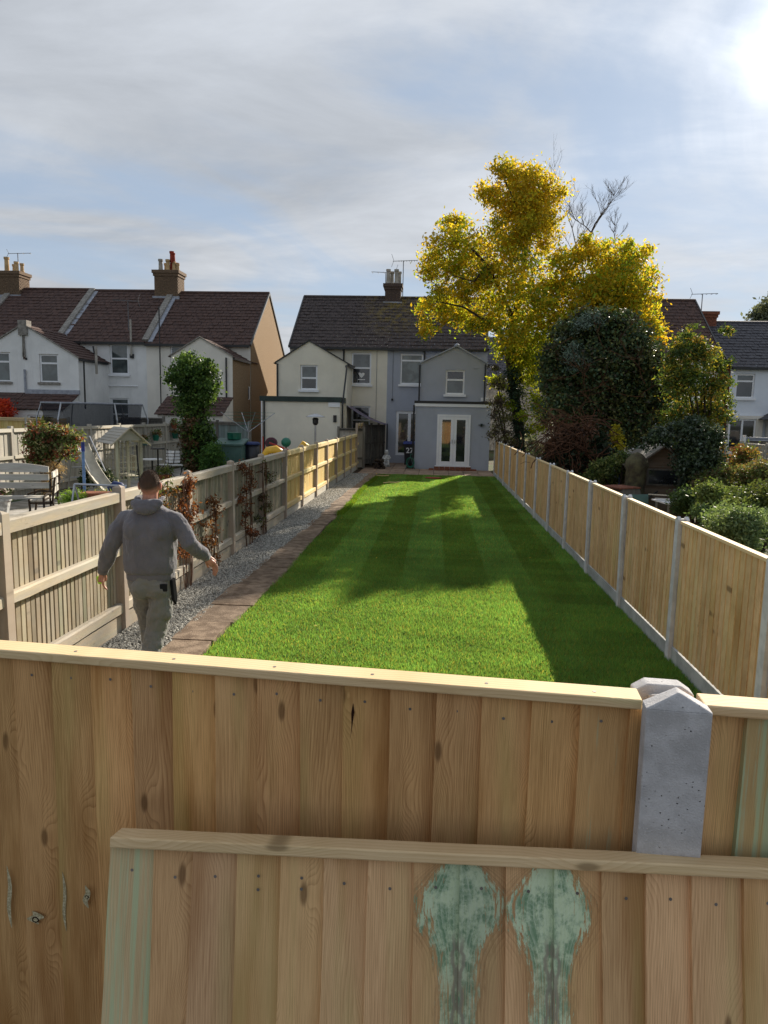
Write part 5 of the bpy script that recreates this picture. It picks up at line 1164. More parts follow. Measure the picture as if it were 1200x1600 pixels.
for k in range(1, 7):
    f_ = k/6; q = [(1.05*f_*math.cos(a*math.pi/2+.5), 1.05*f_*math.sin(a*math.pi/2+.5), 1.55+.75*f_) for a in range(5)]
    for a in range(4): lm.tube([q[a], q[a+1]], .006, 4)
lm.build('line', 'green_plastic', RD)
WBt = thing('water_barrel', 'black water barrel with blue lid next to the storage shed', 'water butt', atz(393, 700, 26.4))
MB().lathe([(.27, 0), (.30, .2), (.31, .6), (.30, 1.12)], (0, 0, 0), 16).build('body', 'bin_black', WBt, smooth=True); MB().lathe([(.33, 1.12), (.33, 1.17), (.25, 1.22), (.01, 1.23)], (0, 0, 0), 16).build('lid', 'blue_tarpaulin', WBt)
ob = MB().lathe([(.24, 0), (.28, .04), (.30, .32), (.31, .34), (.24, .34)], (0, 0, 0), 14).build('green_tub', 'green_plastic', None, atz(366, 680, 26.3)); ob.location.z = 1.29; ob.scale = (.9, .9, .75); tag(ob, 'green plastic tub standing on the lid of the storage shed', 'tub')
TS = thing('toddler_slide', 'yellow plastic toddler slide with its curved chute above the golden fence', 'slide', atz(450, 690, 22.5))
o = MB().tube([(-.15, 0, .75), (.12, 0, .95), (.40, 0, 1.12), (.58, 0, 1.38)], [(.12, .16)]*4, 8).build('chute', 'yellow_plastic', TS, smooth=True)
for s in (-.12, .12): MB().tube([(.45, s, 0), (.45, s, 1.2)], .03, 6).tube([(-.1, s, 0), (-.1, s, .75)], .03, 6).build('leg', 'red_plastic', TS)
TS2 = thing('seesaw', 'yellow plastic rocker toy with curved seat next to the purple hoop reel', 'toy', atz(426, 697, 21.5))
MB().tube([(-.32, 0, .95), (-.15, 0, 1.18), (.1, 0, 1.22), (.34, 0, 1.10)], [(.07, .12), (.10, .14), (.10, .14), (.05, .10)], 8).build('seat', 'yellow_plastic', TS2, smooth=True)
MB().tube([(-.2, 0, 0), (-.2, 0, 1.0)], .04, 6).tube([(.22, 0, 0), (.22, 0, 1.1)], .04, 6).build('leg', 'red_plastic', TS2)
HP = thing('hose_drum', 'round purple and dark drum reel leaning near the yellow toys', 'reel', atz(424, 688, 24.3))
MB().tube([(0, -.08, 1.28), (0, .08, 1.28)], .20, 18).build('drum', 'purple_plastic', HP); MB().tube([(0, -.1, 1.28), (0, .1, 1.28)], .13, 18).build('hub', 'black_plastic', HP)
MB().tube([(-.15, 0, 0), (0, 0, 1.2), (.15, 0, 0)], .03, 6).build('stand', 'black_plastic', HP)
ob = MB().lathe([(.001, -.17), (.1, -.14), (.165, -.05), (.165, .05), (.1, .14), (.001, .17)], (0, 0, 0), 14).build('green_ball', 'green_plastic', None, (at(447, 688, 24.3).x, 24.3, 1.42-.1), smooth=True); tag(ob, 'bright green ball in a play stand above the golden fence', 'ball')
MB().tube([(0, 0, -1.32), (0, 0, -.12)], .03, 6).build('stand', 'black_plastic', ob)
RP = thing('red_post', 'thin red metal post with pink bar beside the yellow toys', 'post', atz(411, 690, 23.0)); MB().tube([(0, 0, 0), (0, 0, 1.55)], .02, 6).build('pole', 'red_plastic', RP); MB().tube([(.2, 0, 1.35), (.85, .1, 1.10)], .035, 6).build('bar', 'red_plastic', RP)

# arbour with trellis sides and bench
AR = thing('wooden_arbour', 'grey wooden garden arbour with pitched roof and trellis sides', 'arbour', (-9.05, 20.3, .0), R(-50))
for sx in (-.62, .62):
    for sy in (-.34, .34): MB().box(sx-.035, sx+.035, sy-.035, sy+.035, 0, 1.46).build('post', 'arbour_wood', AR)
for s in (-1, 1):
    for k in range(6):
        t0, t1 = k/6, (k+1)/6
        y0_, z0_, y1_, z1_ = s*(.52*(1-t0)), 1.36+.46*t0, s*(.52*(1-t1)), 1.36+.46*t1
        MB().add([(-.82, y0_, z0_+.02), (.82, y0_, z0_+.02), (.82, y1_, z1_), (-.82, y1_, z1_), (-.82, y0_, z0_), (.82, y0_, z0_), (.82, y1_, z1_-.015), (-.82, y1_, z1_-.015)], [(0, 1, 2, 3), (4, 7, 6, 5), (0, 4, 5, 1), (1, 5, 6, 2), (3, 2, 6, 7), (0, 3, 7, 4)]).build('roof_plank', 'grey_board_wood', AR)
    MB().beam((.83, s*.56, 1.32), (.83, 0, 1.84), .03, .08, upv=(1, 0, 0)).build('bargeboard', 'old_rail_wood', AR)
MB().prism([(-.36, 1.46), (.36, 1.46), (0, 1.78)], .70, .715, axis='x').build('gable_panel', 'grey_board_wood', AR)
tr_mb = MB()
for k in range(7):
    z = .35+k*.16; tr_mb.box(.60, .615, -.30, .30, z, z+.02); tr_mb.box(-.615, -.60, -.30, .30, z, z+.02)
    tr_mb.box(-.58, -.10, -.345, -.335, z, z+.02)
for k in range(6):
    y_ = -.28+k*.11; tr_mb.box(.616, .63, y_, y_+.02, .30, 1.42); tr_mb.box(-.63, -.616, y_, y_+.02, .30, 1.42)
for k in range(5): tr_mb.box(-.56+k*.11, -.54+k*.11, -.36, -.346, .30, 1.42)
tr_mb.build('trellis', 'arbour_wood', AR)
for k in range(3): MB().box(-.58, .58, -.05+k*.12, .05+k*.12, .42, .445).build('seat_slat', 'arbour_wood', AR)
MB().box(-.3, .25, .30, .32, .55, 1.0).build('backrest', 'arbour_wood', AR)
# slide, pole, bar
GS = thing('garden_slide', 'pale plastic garden slide with grey handrails in front of the arbour', 'slide', (-8.75, 18.0, 0), R(-38))
n_ = 9; pth = [(-.75+1.6*t, 0, 1.32-1.15*(t**.8)-.10*math.sin(t*math.pi)) for t in [i/n_ for i in range(n_+1)]]
mb = MB(); vs = []
for (x, _, z) in pth: vs += [(x, -.20, z+.09), (x, -.17, z), (x, .17, z), (x, .20, z+.09)]
mb.add(vs, [(i*4+j, i*4+j+1, i*4+j+5, i*4+j+4) for i in range(n_) for j in range(3)])
o = mb.build('chute', 'slide_plastic', GS, smooth=True); q = o.modifiers.new('s', 'SOLIDIFY'); q.thickness = .02
for s in (-.21, .21):
    MB().tube([(-1.05, s, 1.20), (-1.0, s, 1.55), (-.72, s, 1.60), (-.2, s, 1.05), (.1, s, .72)], .018, 6).build('handrail', 'galvanised', GS)
    MB().tube([(-.78, s, 1.32), (-1.25, s, 0)], .02, 6).build('leg', 'galvanised', GS)
    MB().tube([(-.2, s, .8), (-.25, s, 0)], .015, 6).build('strut', 'galvanised', GS)
for k in range(4): MB().tube([(-.88-k*.1, -.2, 1.05-k*.28), (-.88-k*.1, .2, 1.05-k*.28)], .016, 6).build('rung', 'galvanised', GS)
BP = thing('blue_pole', 'upright pale blue pole with a dark blue top beside the slide', 'pole', atz(131, 740, 15)); MB().tube([(0, 0, 0), (0, 0, 1.42)], .032, 8).build('shaft', 'blue_pole', BP); MB().tube([(0, 0, 1.42), (0, 0, 1.62)], .04, 8).build('grip', 'bin_blue', BP)
GB = thing('goal_frame', 'low grey tubular metal frame bar just beyond the weathered fence', 'frame', atz(152, 760, 13.2)); MB().tube([(-.45, 0, .90), (.52, .1, .88)], .02, 8).build('crossbar', 'galvanised', GB)
for x in (-.45, .52): MB().tube([(x, 0 if x < 0 else .1, .9), (x, -.3, 0)], .018, 6).tube([(x, 0 if x < 0 else .1, .9), (x, .4, 0)], .018, 6).build('leg', 'galvanised', GB)
ob = MB().box(-.30, .30, -.2, .2, 0, .60).box(-.32, .32, -.22, .22, .56, .66).build('terracotta_planter', 'terracotta', None, atz(152, 770, 14.0), bevel=.02); tag(ob, 'red brown rectangular planter trough behind the weathered fence', 'planter')
bush('pot_plant', 'bright green strappy plant in a blue pot near the bench', 'plant', atz(112, 776, 13.6), pxc([(108, 778, 9), (118, 776, 8), (100, 782, 6)], 13.6, .1, 1), 900, .06, [(.16, .28, .04), (.22, .34, .06)], seed=80, aspect=.14)
# benches
def bench(name, label, x, yv, rz, seat_h=.44, w_=1.15, curved=True):
    t = thing(name, label, 'bench', (x, yv, 0), rz)
    for k in range(3): MB().box(-w_/2, w_/2, -.22+k*.14, -.10+k*.14, seat_h, seat_h+.03).build('seat_slat', 'bench_wood', t)
    for k in range(3):
        z = seat_h+.16+k*.16
        if k == 2 and curved:
            n = 8; pts = [(-w_/2, z)]+[(w_/2, z)]+[(w_/2-w_*i/n, z+.11+.07*math.sin(math.pi*i/n)) for i in range(n+1)]
            MB().prism(pts, .22, .25).build('back_slat', 'bench_wood', t)
        else: MB().box(-w_/2, w_/2, .22, .25, z, z+.12).build('back_slat', 'bench_wood', t)
    for s in (-1, 1):
        x_ = s*(w_/2+.01); MB().tube([(x_, -.24, 0), (x_, -.20, .3), (x_, -.22, .62), (x_, .0, .68), (x_, .24, .66)], .022, 6).tube([(x_, .30, 0), (x_, .22, seat_h), (x_, .28, .95)], .022, 6).tube([(x_, -.2, seat_h-.02), (x_, .22, seat_h-.02)], .02, 6).build('end_frame', 'bark', t)
    return t
p = at(18, 770, 13.2); bench('garden_bench', 'weathered white slatted garden bench with curved back at the picture edge', p.x, p.y, R(14), w_=1.25, seat_h=.60)
p = at(68, 780, 14.2); bench('garden_bench', 'small worn garden seat with dark arms next to the climbing shrub', p.x, p.y, R(-68), curved=False, w_=.8, seat_h=.45)
# climbing shrub
CS = bush('climbing_shrub', 'variegated red and green climbing shrub spilling over the grey fence', 'shrub', (-9.7, 17.2, 0),
     pxc([(52, 690, 14), (70, 680, 16), (95, 680, 18), (112, 690, 14), (60, 708, 16), (82, 700, 20), (105, 705, 14), (50, 720, 10), (70, 720, 12), (120, 680, 6), (48, 672, 8)], 16.9, .25, 5), 8500, .045,
     [(.10, .16, .04), (.16, .20, .07), (.18, .06, .03), (.07, .11, .03), (.30, .30, .15), (.12, .05, .03)], seed=81)
foliage('bare_stem', rel(pxc([(78, 745, 12), (75, 765, 12), (85, 730, 12)], 16.8, .2, 6), (-9.7, 17.2, 0)), 1600, .05, [(.40, .30, .18), (.25, .18, .10)], 'leaf', CS, 82, aspect=.15)
# ivy column
IC = bush('ivy_column', 'tall tree stump wrapped in bright ivy with a bushy top', 'tree', (-8.35, 25, 0),
     pxc([(300, 575, 22), (285, 590, 20), (318, 588, 22), (272, 585, 10), (330, 572, 10), (300, 610, 26), (322, 615, 18), (303, 640, 22), (305, 670, 22), (308, 700, 20), (318, 680, 16), (262, 592, 6), (330, 600, 12), (288, 562, 10), (305, 725, 18)], 25, .25, 7), 15000, .055,
     [(.055, .11, .028), (.08, .15, .035), (.13, .21, .05), (.035, .07, .022)], 'leaf', 83, aspect=.75, shell=.35)
foliage('brown_ivy', rel(pxc([(298, 690, 16), (300, 715, 14), (296, 665, 12), (302, 735, 12)], 24.6, .15, 2), (-8.35, 25, 0)), 2800, .05, [(.13, .07, .03), (.09, .06, .03)], 'ivy_leaf', IC, 84, aspect=.7)
MB().tube([(0, 0, -.1), (.05, 0, 1.5), (-.05, 0, 3.2)], [.24, .2, .14], 8).build('trunk', 'bark', IC)
bush('round_shrub', 'compact mid green shrub at the foot of the ivy column', 'shrub', atz(332, 715, 24.2), pxc([(332, 700, 12), (328, 715, 15), (342, 712, 12), (338, 728, 12), (322, 730, 10)], 24.2, .2, 8), 3600, .045, [(.05, .12, .03), (.09, .18, .04)], seed=85)
bush('red_tree', 'small bright red leaved tree at the picture edge behind the yellow fence', 'tree', (-18.6, 30.4, 0), pxc([(-6, 640, 14), (6, 636, 11), (2, 648, 12), (-12, 630, 10), (10, 645, 7)], 29.6, .2, 9), 2600, .07, [(.62, .07, .03), (.45, .05, .03), (.70, .14, .05)], seed=86)
bush('weed_clump', 'yellow green weeds showing in front of the yellow fence', 'shrub', atz(66, 662, 28), pxc([(60, 662, 7), (72, 660, 8), (66, 668, 8)], 28, .1, 3), 900, .06, [(.30, .32, .05), (.40, .34, .06)], seed=87)
# trampoline
TR = thing('trampoline', 'large trampoline with dark safety net behind the grey garden fence', 'trampoline', (-13.45, 27.6, 0))
rr_ = 1.85
MB().tube([(rr_*math.cos(t), rr_*math.sin(t), .92) for t in [i*math.pi/12 for i in range(25)]], .04, 6, cap=False).build('frame', 'galvanised', TR)
MB().prism([(1.8*math.cos(t), 1.8*math.sin(t)) for t in [i*math.pi/12 for i in range(24)]], .90, .92, axis='z').build('mat', 'black_net', TR)
MB().tube([(rr_*math.cos(t), rr_*math.sin(t), 2.52) for t in [i*math.pi/12 for i in range(25)]], .035, 6, cap=False).build('top_ring', 'lead_flashing', TR)
for k in range(6):
    t = k*math.pi/3+.35; c_, s_ = math.cos(t), math.sin(t)
    MB().tube([(1.95*c_, 1.95*s_, 0), (1.95*c_, 1.95*s_, .9), (2.05*c_, 2.05*s_, 1.9), (1.85*c_, 1.85*s_, 2.53)], .028, 6).build('net_pole', 'galvanised', TR)
mt, T = new_mat('net_mesh')
o_ = T.node('ShaderNodeTexCoord').outputs['Object']; tp = T.node('ShaderNodeBsdfTransparent'); df = T.node('ShaderNodeBsdfDiffuse', {'Color': (.03, .032, .04, 1)})
mx = T.node('ShaderNodeMixShader', {0: .48, 1: tp.outputs[0], 2: df.outputs[0]}); T.l.new(mx.outputs[0], T.out.inputs[0]); MATS['net_mesh'] = mt
n_ = 36; vs = [(r_*math.cos(i*2*math.pi/n_), r_*math.sin(i*2*math.pi/n_), z) for z, r_ in ((.95, 1.8), (1.7, 1.74), (2.5, 1.84)) for i in range(n_)]
MB().add(vs, [(k*n_+i, k*n_+(i+1) % n_, (k+1)*n_+(i+1) % n_, (k+1)*n_+i) for k in range(2) for i in range(n_)]).build('safety_net', 'net_mesh', TR)
# hanging pots on the grey fence, cafe set, parasol pole
for i, (yv, z, m, lb) in enumerate([(25.2, 1.15, 'teal_plastic', 'blue green hanging pot lower on the grey fence beside the arbour'), (26.3, 1.28, 'green_plastic', 'dark green trough pot on the middle rail of the grey fence'), (28.3, 1.30, 'green_plastic', 'dark green pot hung on the fence near the ivy column'), (28.2, 1.70, 'terracotta', 'small terracotta wall pot with dry plant high on the grey fence')]):
    t = thing('hanging_pot', lb, 'plant pot', (-10.42, yv, z-.1), 0, 'pots hung on the grey fence'); MB().lathe([(.09, 0), (.13, .2), (.145, .21), (.12, .22)], (0, 0, 0), 12).build('pot', m, t)
    foliage('plant', [(0, 0, .26, .14, .14, .08)], 160, .05, [(.10, .14, .04), (.25, .16, .08)], 'leaf', t, 90+i)
CT = thing('cafe_table', 'small round white garden table near the grey fence', 'table', atz(238, 730, 23.6)); MB().lathe([(.34, .66), (.34, .69), (.01, .69)], (0, 0, 0), 16).build('tabletop', 'white_paint', CT); MB().tube([(0, 0, 0), (0, 0, .66)], .03, 6).build('pedestal', 'black_plastic', CT); MB().lathe([(.2, 0), (.18, .03), (.03, .05)], (0, 0, 0), 12).build('foot', 'black_plastic', CT)
for i, (px, rz, lb) in enumerate([(258, -.5, 'white slatted folding garden chair nearer the arbour'), (275, .6, 'white slatted folding garden chair nearer the ivy column')]):
    t = thing('folding_chair', lb, 'chair', atz(px, 735, 24.2), rz, 'white folding chairs on the rough grass')
    for k in range(4): MB().box(-.2, .2, -.2+k*.1, -.12+k*.1, .45, .47).build('seat_slat', 'white_paint', t)
    for k in range(4): MB().box(-.2, .2, .20+k*.015, .215+k*.015, .52+k*.11, .60+k*.11).build('back_slat', 'white_paint', t)
    for s in (-.2, .2): MB().tube([(s, -.25, 0), (s, .2, .5), (s, .28, .98)], .015, 5).tube([(s, .28, 0), (s, -.2, .46)], .015, 5).build('leg', 'black_plastic', t)
PP = thing('parasol_stand', 'closed black parasol pole with flat black table by the arbour', 'parasol stand', atz(247, 725, 23.0)); MB().tube([(0, 0, 0), (0, 0, 1.05)], .03, 6).build('pole', 'black_plastic', PP); MB().lathe([(.22, 1.05), (.22, 1.09), (.01, 1.10)], (0, 0, 0), 14).build('tray', 'black_plastic', PP); MB().lathe([(.25, 0), (.22, .06), (.03, .09)], (0, 0, 0), 14).build('base', 'black_plastic', PP)
BPo = thing('black_pole', 'thin black pole leaning inside the arbour front', 'pole', (-8.2, 19.6, 0)); MB().tube([(-.05, 0, 0), (-.13, 0, 1.35)], .022, 6).build('shaft', 'black_plastic', BPo)
ob = MB().tube([(-.2, 0, .12), (-.05, .05, .2), (.1, 0, .18), (.22, .02, .1)], [(.06, .1), (.13, .16), (.12, .15), (.04, .08)], 8).build('blue_toy', 'blue_tarpaulin', None, (-7.75, 17.0, .25), smooth=True); tag(ob, 'blue plastic ride on toy at the foot of the slide', 'toy')
MB().lathe([(.16, -.25), (.16, .1)], (0, 0, 0), 10).build('body', 'blue_plastic', ob)

# creeper with dead leaves on the weathered fence
for i, (yv, z0_, z1_, n, pal, lb) in enumerate([(9.05, .5, 1.45, 1500, [(.20, .07, .03), (.12, .045, .025), (.28, .12, .05)], 'rust brown dead creeper hanging by the post behind the man'),
        (10.25, .2, 1.0, 900, [(.22, .10, .04), (.15, .07, .03)], 'thin strand of brown dead creeper low on the green stained bay'),
        (12.2, .15, 1.45, 1500, [(.20, .07, .03), (.10, .05, .03)], 'reddish climbing creeper on the weathered bay toned dark for shade'),
        (13.45, .2, 1.4, 900, [(.04, .05, .03), (.10, .06, .03), (.10, .12, .04)], 'dark ivy creeper wrapped round a fence post'),
        (8.2, 1.0, 1.5, 900, [(.07, .09, .03), (.16, .08, .03)], 'sparse green and brown leaves at the fence top beside the man')]):
    t = thing('creeper', lb, 'climber', (LX+.05, yv, 0), 0, 'creepers on the weathered fence')
    cl = [(0, rs.uniform(-.18, .18)+.25*math.sin(k*1.7+i), z0_+(z1_-z0_)*k/9, .03, rs.uniform(.06, .22), rs.uniform(.05, .15)) for k in range(10)]
    foliage('leaves', cl, int(n*.75), .024, pal, 'leaf', t, 100+i, aspect=.6, shell=.8, spread=.5)
    mb = MB(); rg = random.Random(i)
    for k in range(7):
        y_ = rg.uniform(-.2, .2); pts = [(.03, y_+.06*math.sin(z*5+k), z) for z in [z1_*j/8 for j in range(9)]]; mb.tube(pts, .006, 4)
    mb.build('stem', 'dead_twig', t)
# bits on the lawn
for i, (px, py, c_, lb) in enumerate([(596, 752, 'rail_wood', 'pale curved strip of turf trimming lying on the far lawn'), (612, 768, 'rail_wood', 'pale bent twig lying on the sunny far lawn')]):
    g_ = at(px, py, 26.5-i*2.5); ob = MB().tube([(-.28, -.1, .03), (-.08, .0, .05), (.12, .05, .04), (.26, .2, .05)], .018, 5).build('twig', c_, None, (g_.x, 26.5-i*2.5, .03)); tag(ob, lb, 'twig')
ob = MB().tube([(.28*math.cos(t), .12*math.sin(t), .04) for t in [i*math.pi/8 for i in range(17)]], .022, 6, cap=False).build('dog_toy', 'red_plastic', None, (-.02, 26.3, .02)); tag(ob, 'small orange red ring toy lying on the far lawn', 'toy')

# ------------------------------------------------------------------ the man on the gravel
MP = (-2.35, 5.78, 0.0)
man = thing('person', 'man in grey hoodie and grey work trousers walking away beside the fence', 'person', MP, R(2))
def ell(mb, c, r, n=12, seg=9):
    pts = []; rad = []
    for i in range(seg+1):
        t = math.pi*i/seg; pts.append((c[0], c[1], c[2]-r[2]*math.cos(t))); s_ = max(.04, math.sin(t)); rad.append(s_)
    k = len(mb.v)
    for p, s_ in zip(pts, rad):
        for j in range(n):
            a = 2*math.pi*j/n; mb.v.append((p[0]+r[0]*s_*math.cos(a), p[1]+r[1]*s_*math.sin(a), p[2]))
    for i in range(seg):
        for j in range(n): mb.f.append((k+i*n+j, k+i*n+(j+1) % n, k+(i+1)*n+(j+1) % n, k+(i+1)*n+j))
    mb.f.append(tuple(k+j for j in range(n-1, -1, -1))); mb.f.append(tuple(k+seg*n+j for j in range(n))); return mb
def loft(mb, secs, n=20, pw__=2.3):
    """horizontal superellipse sections (z, cx, cy, rx, ry)"""
    k = len(mb.v)
    for (z, cx, cy, rx, ry) in secs:
        for j in range(n):
            a = 2*math.pi*j/n; c_, s_ = math.cos(a), math.sin(a)
            mb.v.append((cx+rx*math.copysign(abs(c_)**(2/pw__), c_), cy+ry*math.copysign(abs(s_)**(2/pw__), s_), z))
    m_ = len(secs)
    for i in range(m_-1):
        for j in range(n): mb.f.append((k+i*n+j, k+i*n+(j+1) % n, k+(i+1)*n+(j+1) % n, k+(i+1)*n+j))
    mb.f.append(tuple(k+j for j in range(n-1, -1, -1))); mb.f.append(tuple(k+(m_-1)*n+j for j in range(n))); return mb
def fuse(o, vox, disp=0., dsz=.1, smooth=4):
    r = o.modifiers.new('r', 'REMESH'); r.mode = 'VOXEL'; r.voxel_size = vox; r.use_smooth_shade = True
    s_ = o.modifiers.new('s', 'SMOOTH'); s_.iterations = smooth; s_.factor = .6
    if disp:
        tx = bpy.data.textures.new('folds', 'CLOUDS'); tx.noise_scale = dsz; tx.noise_depth = 3
        d_ = o.modifiers.new('d', 'DISPLACE'); d_.texture = tx; d_.strength = disp; d_.mid_level = .5; d_.texture_coords = 'LOCAL'
    return o
LS, LE, LW = (-.205, 0, 1.475), (-.325, -.035, 1.225), (-.435, .03, .975)
RS, RE, RWr = (.205, 0, 1.475), (.335, -.04, 1.245), (.425, .13, 1.105)
HL, KL, AL = (-.095, .0, .92), (-.105, .16, .50), (-.085, .22, .08)
HR_, KR, AR_ = (.095, .0, .92), (.035, -.03, .50), (-.01, -.28, .16)
b = MB()
ell(b, (0, .0, 1.735), (.081, .098, .112)); ell(b, (0, .035, 1.675), (.058, .068, .062)); b.tube([(0, -.012, 1.50), (0, -.008, 1.60), (0, .005, 1.69)], [.066, .062, .064], 12)
ell(b, (0, .104, 1.715), (.014, .018, .026), 8, 6)
for s in (-1, 1): ell(b, (s*.088, -.004, 1.718), (.014, .024, .036), 8, 6); ell(b, (s*.03, .088, 1.742), (.013, .010, .010), 8, 5)
ell(b, (0, .096, 1.672), (.024, .012, .008), 8, 5)
loft(b, [(.90, 0, 0, .15, .10), (1.0, 0, 0, .155, .105), (1.2, 0, 0, .16, .11), (1.38, 0, 0, .175, .105), (1.46, 0, 0, .14, .08), (1.53, 0, 0, .07, .06)])
for S_, E_, W_, r in ((LS, LE, LW, 1), (RS, RE, RWr, 1)): b.tube([Vector(S_)-Vector((.03*(1 if S_[0] > 0 else -1), 0, .04)), E_, W_], [.046, .040, .031], 10)
for H_, K_, A_ in ((HL, KL, AL), (HR_, KR, AR_)): b.tube([H_, K_, A_], [.085, .060, .042], 12)
def hand(mb, W_, d, side, curl, palm_n):
    """palm and five fingers from the wrist: d = direction down the hand, side = across towards the thumb, palm_n = palm normal"""
    W_, d, side, pn_ = Vector(W_), Vector(d).normalized(), Vector(side).normalized(), Vector(palm_n).normalized()
    K = W_+d*.095
    mb.tube([W_-d*.02, W_+d*.03, W_+d*.065, K], [(.027, .022), (.034, .019), (.041, .018), (.040, .015)], 10)
    for s_ in (-1, -.33, .33, 1): mb.tube([W_+d*.02, K+side*s_*.028], [.014, .013], 8)
    for s_, ln in ((-1.05, .062), (-.36, .076), (.34, .082), (1.02, .074)):
        base = K+side*s_*.029-d*.008; p1 = base+(d+pn_*curl*.35+side*s_*.06)*ln*.5; p2 = p1+(d+pn_*curl*1.0)*ln*.36; p3 = p2+(d*.75+pn_*curl*1.5)*ln*.28
        mb.tube([base-d*.01, p1, p2, p3], [.0100, .0092, .0085, .0070], 8)
    t0_ = W_+d*.025+side*.028; t1_ = t0_+(side*.62+d*.75+pn_*.25)*.034; t2_ = t1_+(side*.22+d+pn_*.35)*.032; t3_ = t2_+(d+pn_*.3)*.022
    mb.tube([t0_-side*.01, t1_, t2_, t3_], [.0135, .0125, .0108, .0085], 8)
hand(b, LW, (-.12, .10, -1), (-.45, .9, .0), .55, (.9, .45, 0)); hand(b, RWr, (.55, .35, -.72), (-.75, .62, -.25), .8, (-.45, -.2, -.7))
o = b.build('body', 'skin', man); fuse(o, .0052, smooth=2)
# hair: close crop, fading at the nape
rgh = np.random.default_rng(4); nh = 9000
dv = rgh.normal(size=(nh, 3)); dv /= np.linalg.norm(dv, axis=1)[:, None]
hp3 = dv*np.array([.0805, .0975, .1115])+np.array([0, 0, 1.735])
lim_ = hp3[:, 2]+.55*np.maximum(-hp3[:, 1], 0)-.95*np.maximum(hp3[:, 1], 0)+rgh.normal(0, .008, nh)
ok_ = lim_ > 1.742; hp3, dv = hp3[ok_], dv[ok_]; nh = len(hp3)
up_ = np.array([0, .35, .75]); tp = hp3+(dv*.7+up_*.35+rgh.normal(0, .25, (nh, 3)))*(.004+.006*np.clip((hp3[:, 2]-1.74)/.1, 0, 1))[:, None]
sd_ = np.cross(dv, rgh.normal(size=(nh, 3))); sd_ /= np.linalg.norm(sd_, axis=1)[:, None]
HV = np.stack([hp3-sd_*.0011, hp3+sd_*.0011, tp], 1).reshape(-1, 3)
mesh_np('hair', HV, np.arange(3*nh).reshape(-1, 3), 'hair', man)
gl_ = MB()
for s in (-1, 1): gl_.tube([(s*.088, -.01, 1.742), (s*.086, .05, 1.748), (s*.07, .098, 1.748)], .0028, 5)
for s in (-1, 1): gl_.tube([(s*.033+.024*math.cos(t), .108, 1.745+.018*math.sin(t)) for t in [i*math.pi/5 for i in range(11)]], .0025, 4, cap=False)
gl_.tube([(-.01, .112, 1.748), (.01, .112, 1.748)], .0025, 4); gl_.build('glasses', 'black_plastic', man)
# hoodie
h = MB()
loft(h, [(.988, -.012, .0, .200, .134), (1.005, -.012, 0, .215, .148), (1.05, -.012, 0, .219, .153), (1.16, -.010, 0, .216, .152), (1.28, -.004, 0, .222, .152), (1.38, 0, 0, .228, .146), (1.45, 0, 0, .222, .130), (1.505, 0, 0, .178, .108), (1.545, 0, -.004, .115, .088), (1.575, 0, -.004, .082, .074)], 24, 2.5)
ell(h, (-.10, -.07, 1.36), (.11, .095, .12)); ell(h, (.10, -.07, 1.36), (.11, .095, .12))
for S_, E_, W_ in ((LS, LE, LW), (RS, RE, RWr)):
    S_, E_, W_ = Vector(S_), Vector(E_), Vector(W_); ins = Vector((-.06 if S_.x > 0 else .06, 0, .01)); ev = (W_-E_)
    h.tube([S_+ins+Vector((0, 0, -.035)), S_+Vector((0, 0, -.045)), S_.lerp(E_, .5), E_, E_.lerp(W_, .35), E_.lerp(W_, .72), E_.lerp(W_, .90)], [.078, .084, .077, .070, .068, .060, .050], 14)
o = h.build('hoodie', 'hoodie_cloth', man); fuse(o, .0085, .014, .10, 5)
hod = o
wv = hod
# soft drag folds as real relief
tx = bpy.data.textures.new('drag', 'MARBLE'); tx.noise_scale = .11; tx.turbulence = 7; d_ = hod.modifiers.new('d2', 'DISPLACE'); d_.texture = tx; d_.strength = .007; d_.mid_level = .5; d_.texture_coords = 'LOCAL'
loft_b = MB(); loft(loft_b, [(.928, -.012, 0, .192, .126), (.940, -.012, 0, .198, .131), (.985, -.012, 0, .199, .133), (1.0, -.012, 0, .194, .128)], 28, 2.5); loft_b.build('hem_band', 'hoodie_cloth', hod, smooth=True)
for E_, W_ in ((LE, LW), (RE, RWr)):
    E_, W_ = Vector(E_), Vector(W_); MB().tube([E_.lerp(W_, .86), E_.lerp(W_, .90), E_.lerp(W_, 1.06)], [.044, .047, .041], 14).build('cuff', 'hoodie_cloth', hod, smooth=True)
hh_ = MB()
ring = [(.100*math.cos(t), -.012+.088*math.sin(t), 1.578+.020*math.cos(t*2)-.018*math.sin(t)*-1) for t in [R(-215+250*i/16) for i in range(17)]]
hh_.tube(ring, [(.020, .031)]*17, 10)
ell(hh_, (0, -.105, 1.555), (.128, .044, .050), 16, 10); ell(hh_, (.0, -.125, 1.525), (.095, .036, .045), 14, 9); ell(hh_, (.07, -.085, 1.575), (.07, .045, .036), 12, 8); ell(hh_, (-.075, -.085, 1.572), (.065, .045, .034), 12, 8)
o = hh_.build('hood', 'hoodie_cloth', hod, (0, 0, .012)); fuse(o, .007, .012, .05, 3)
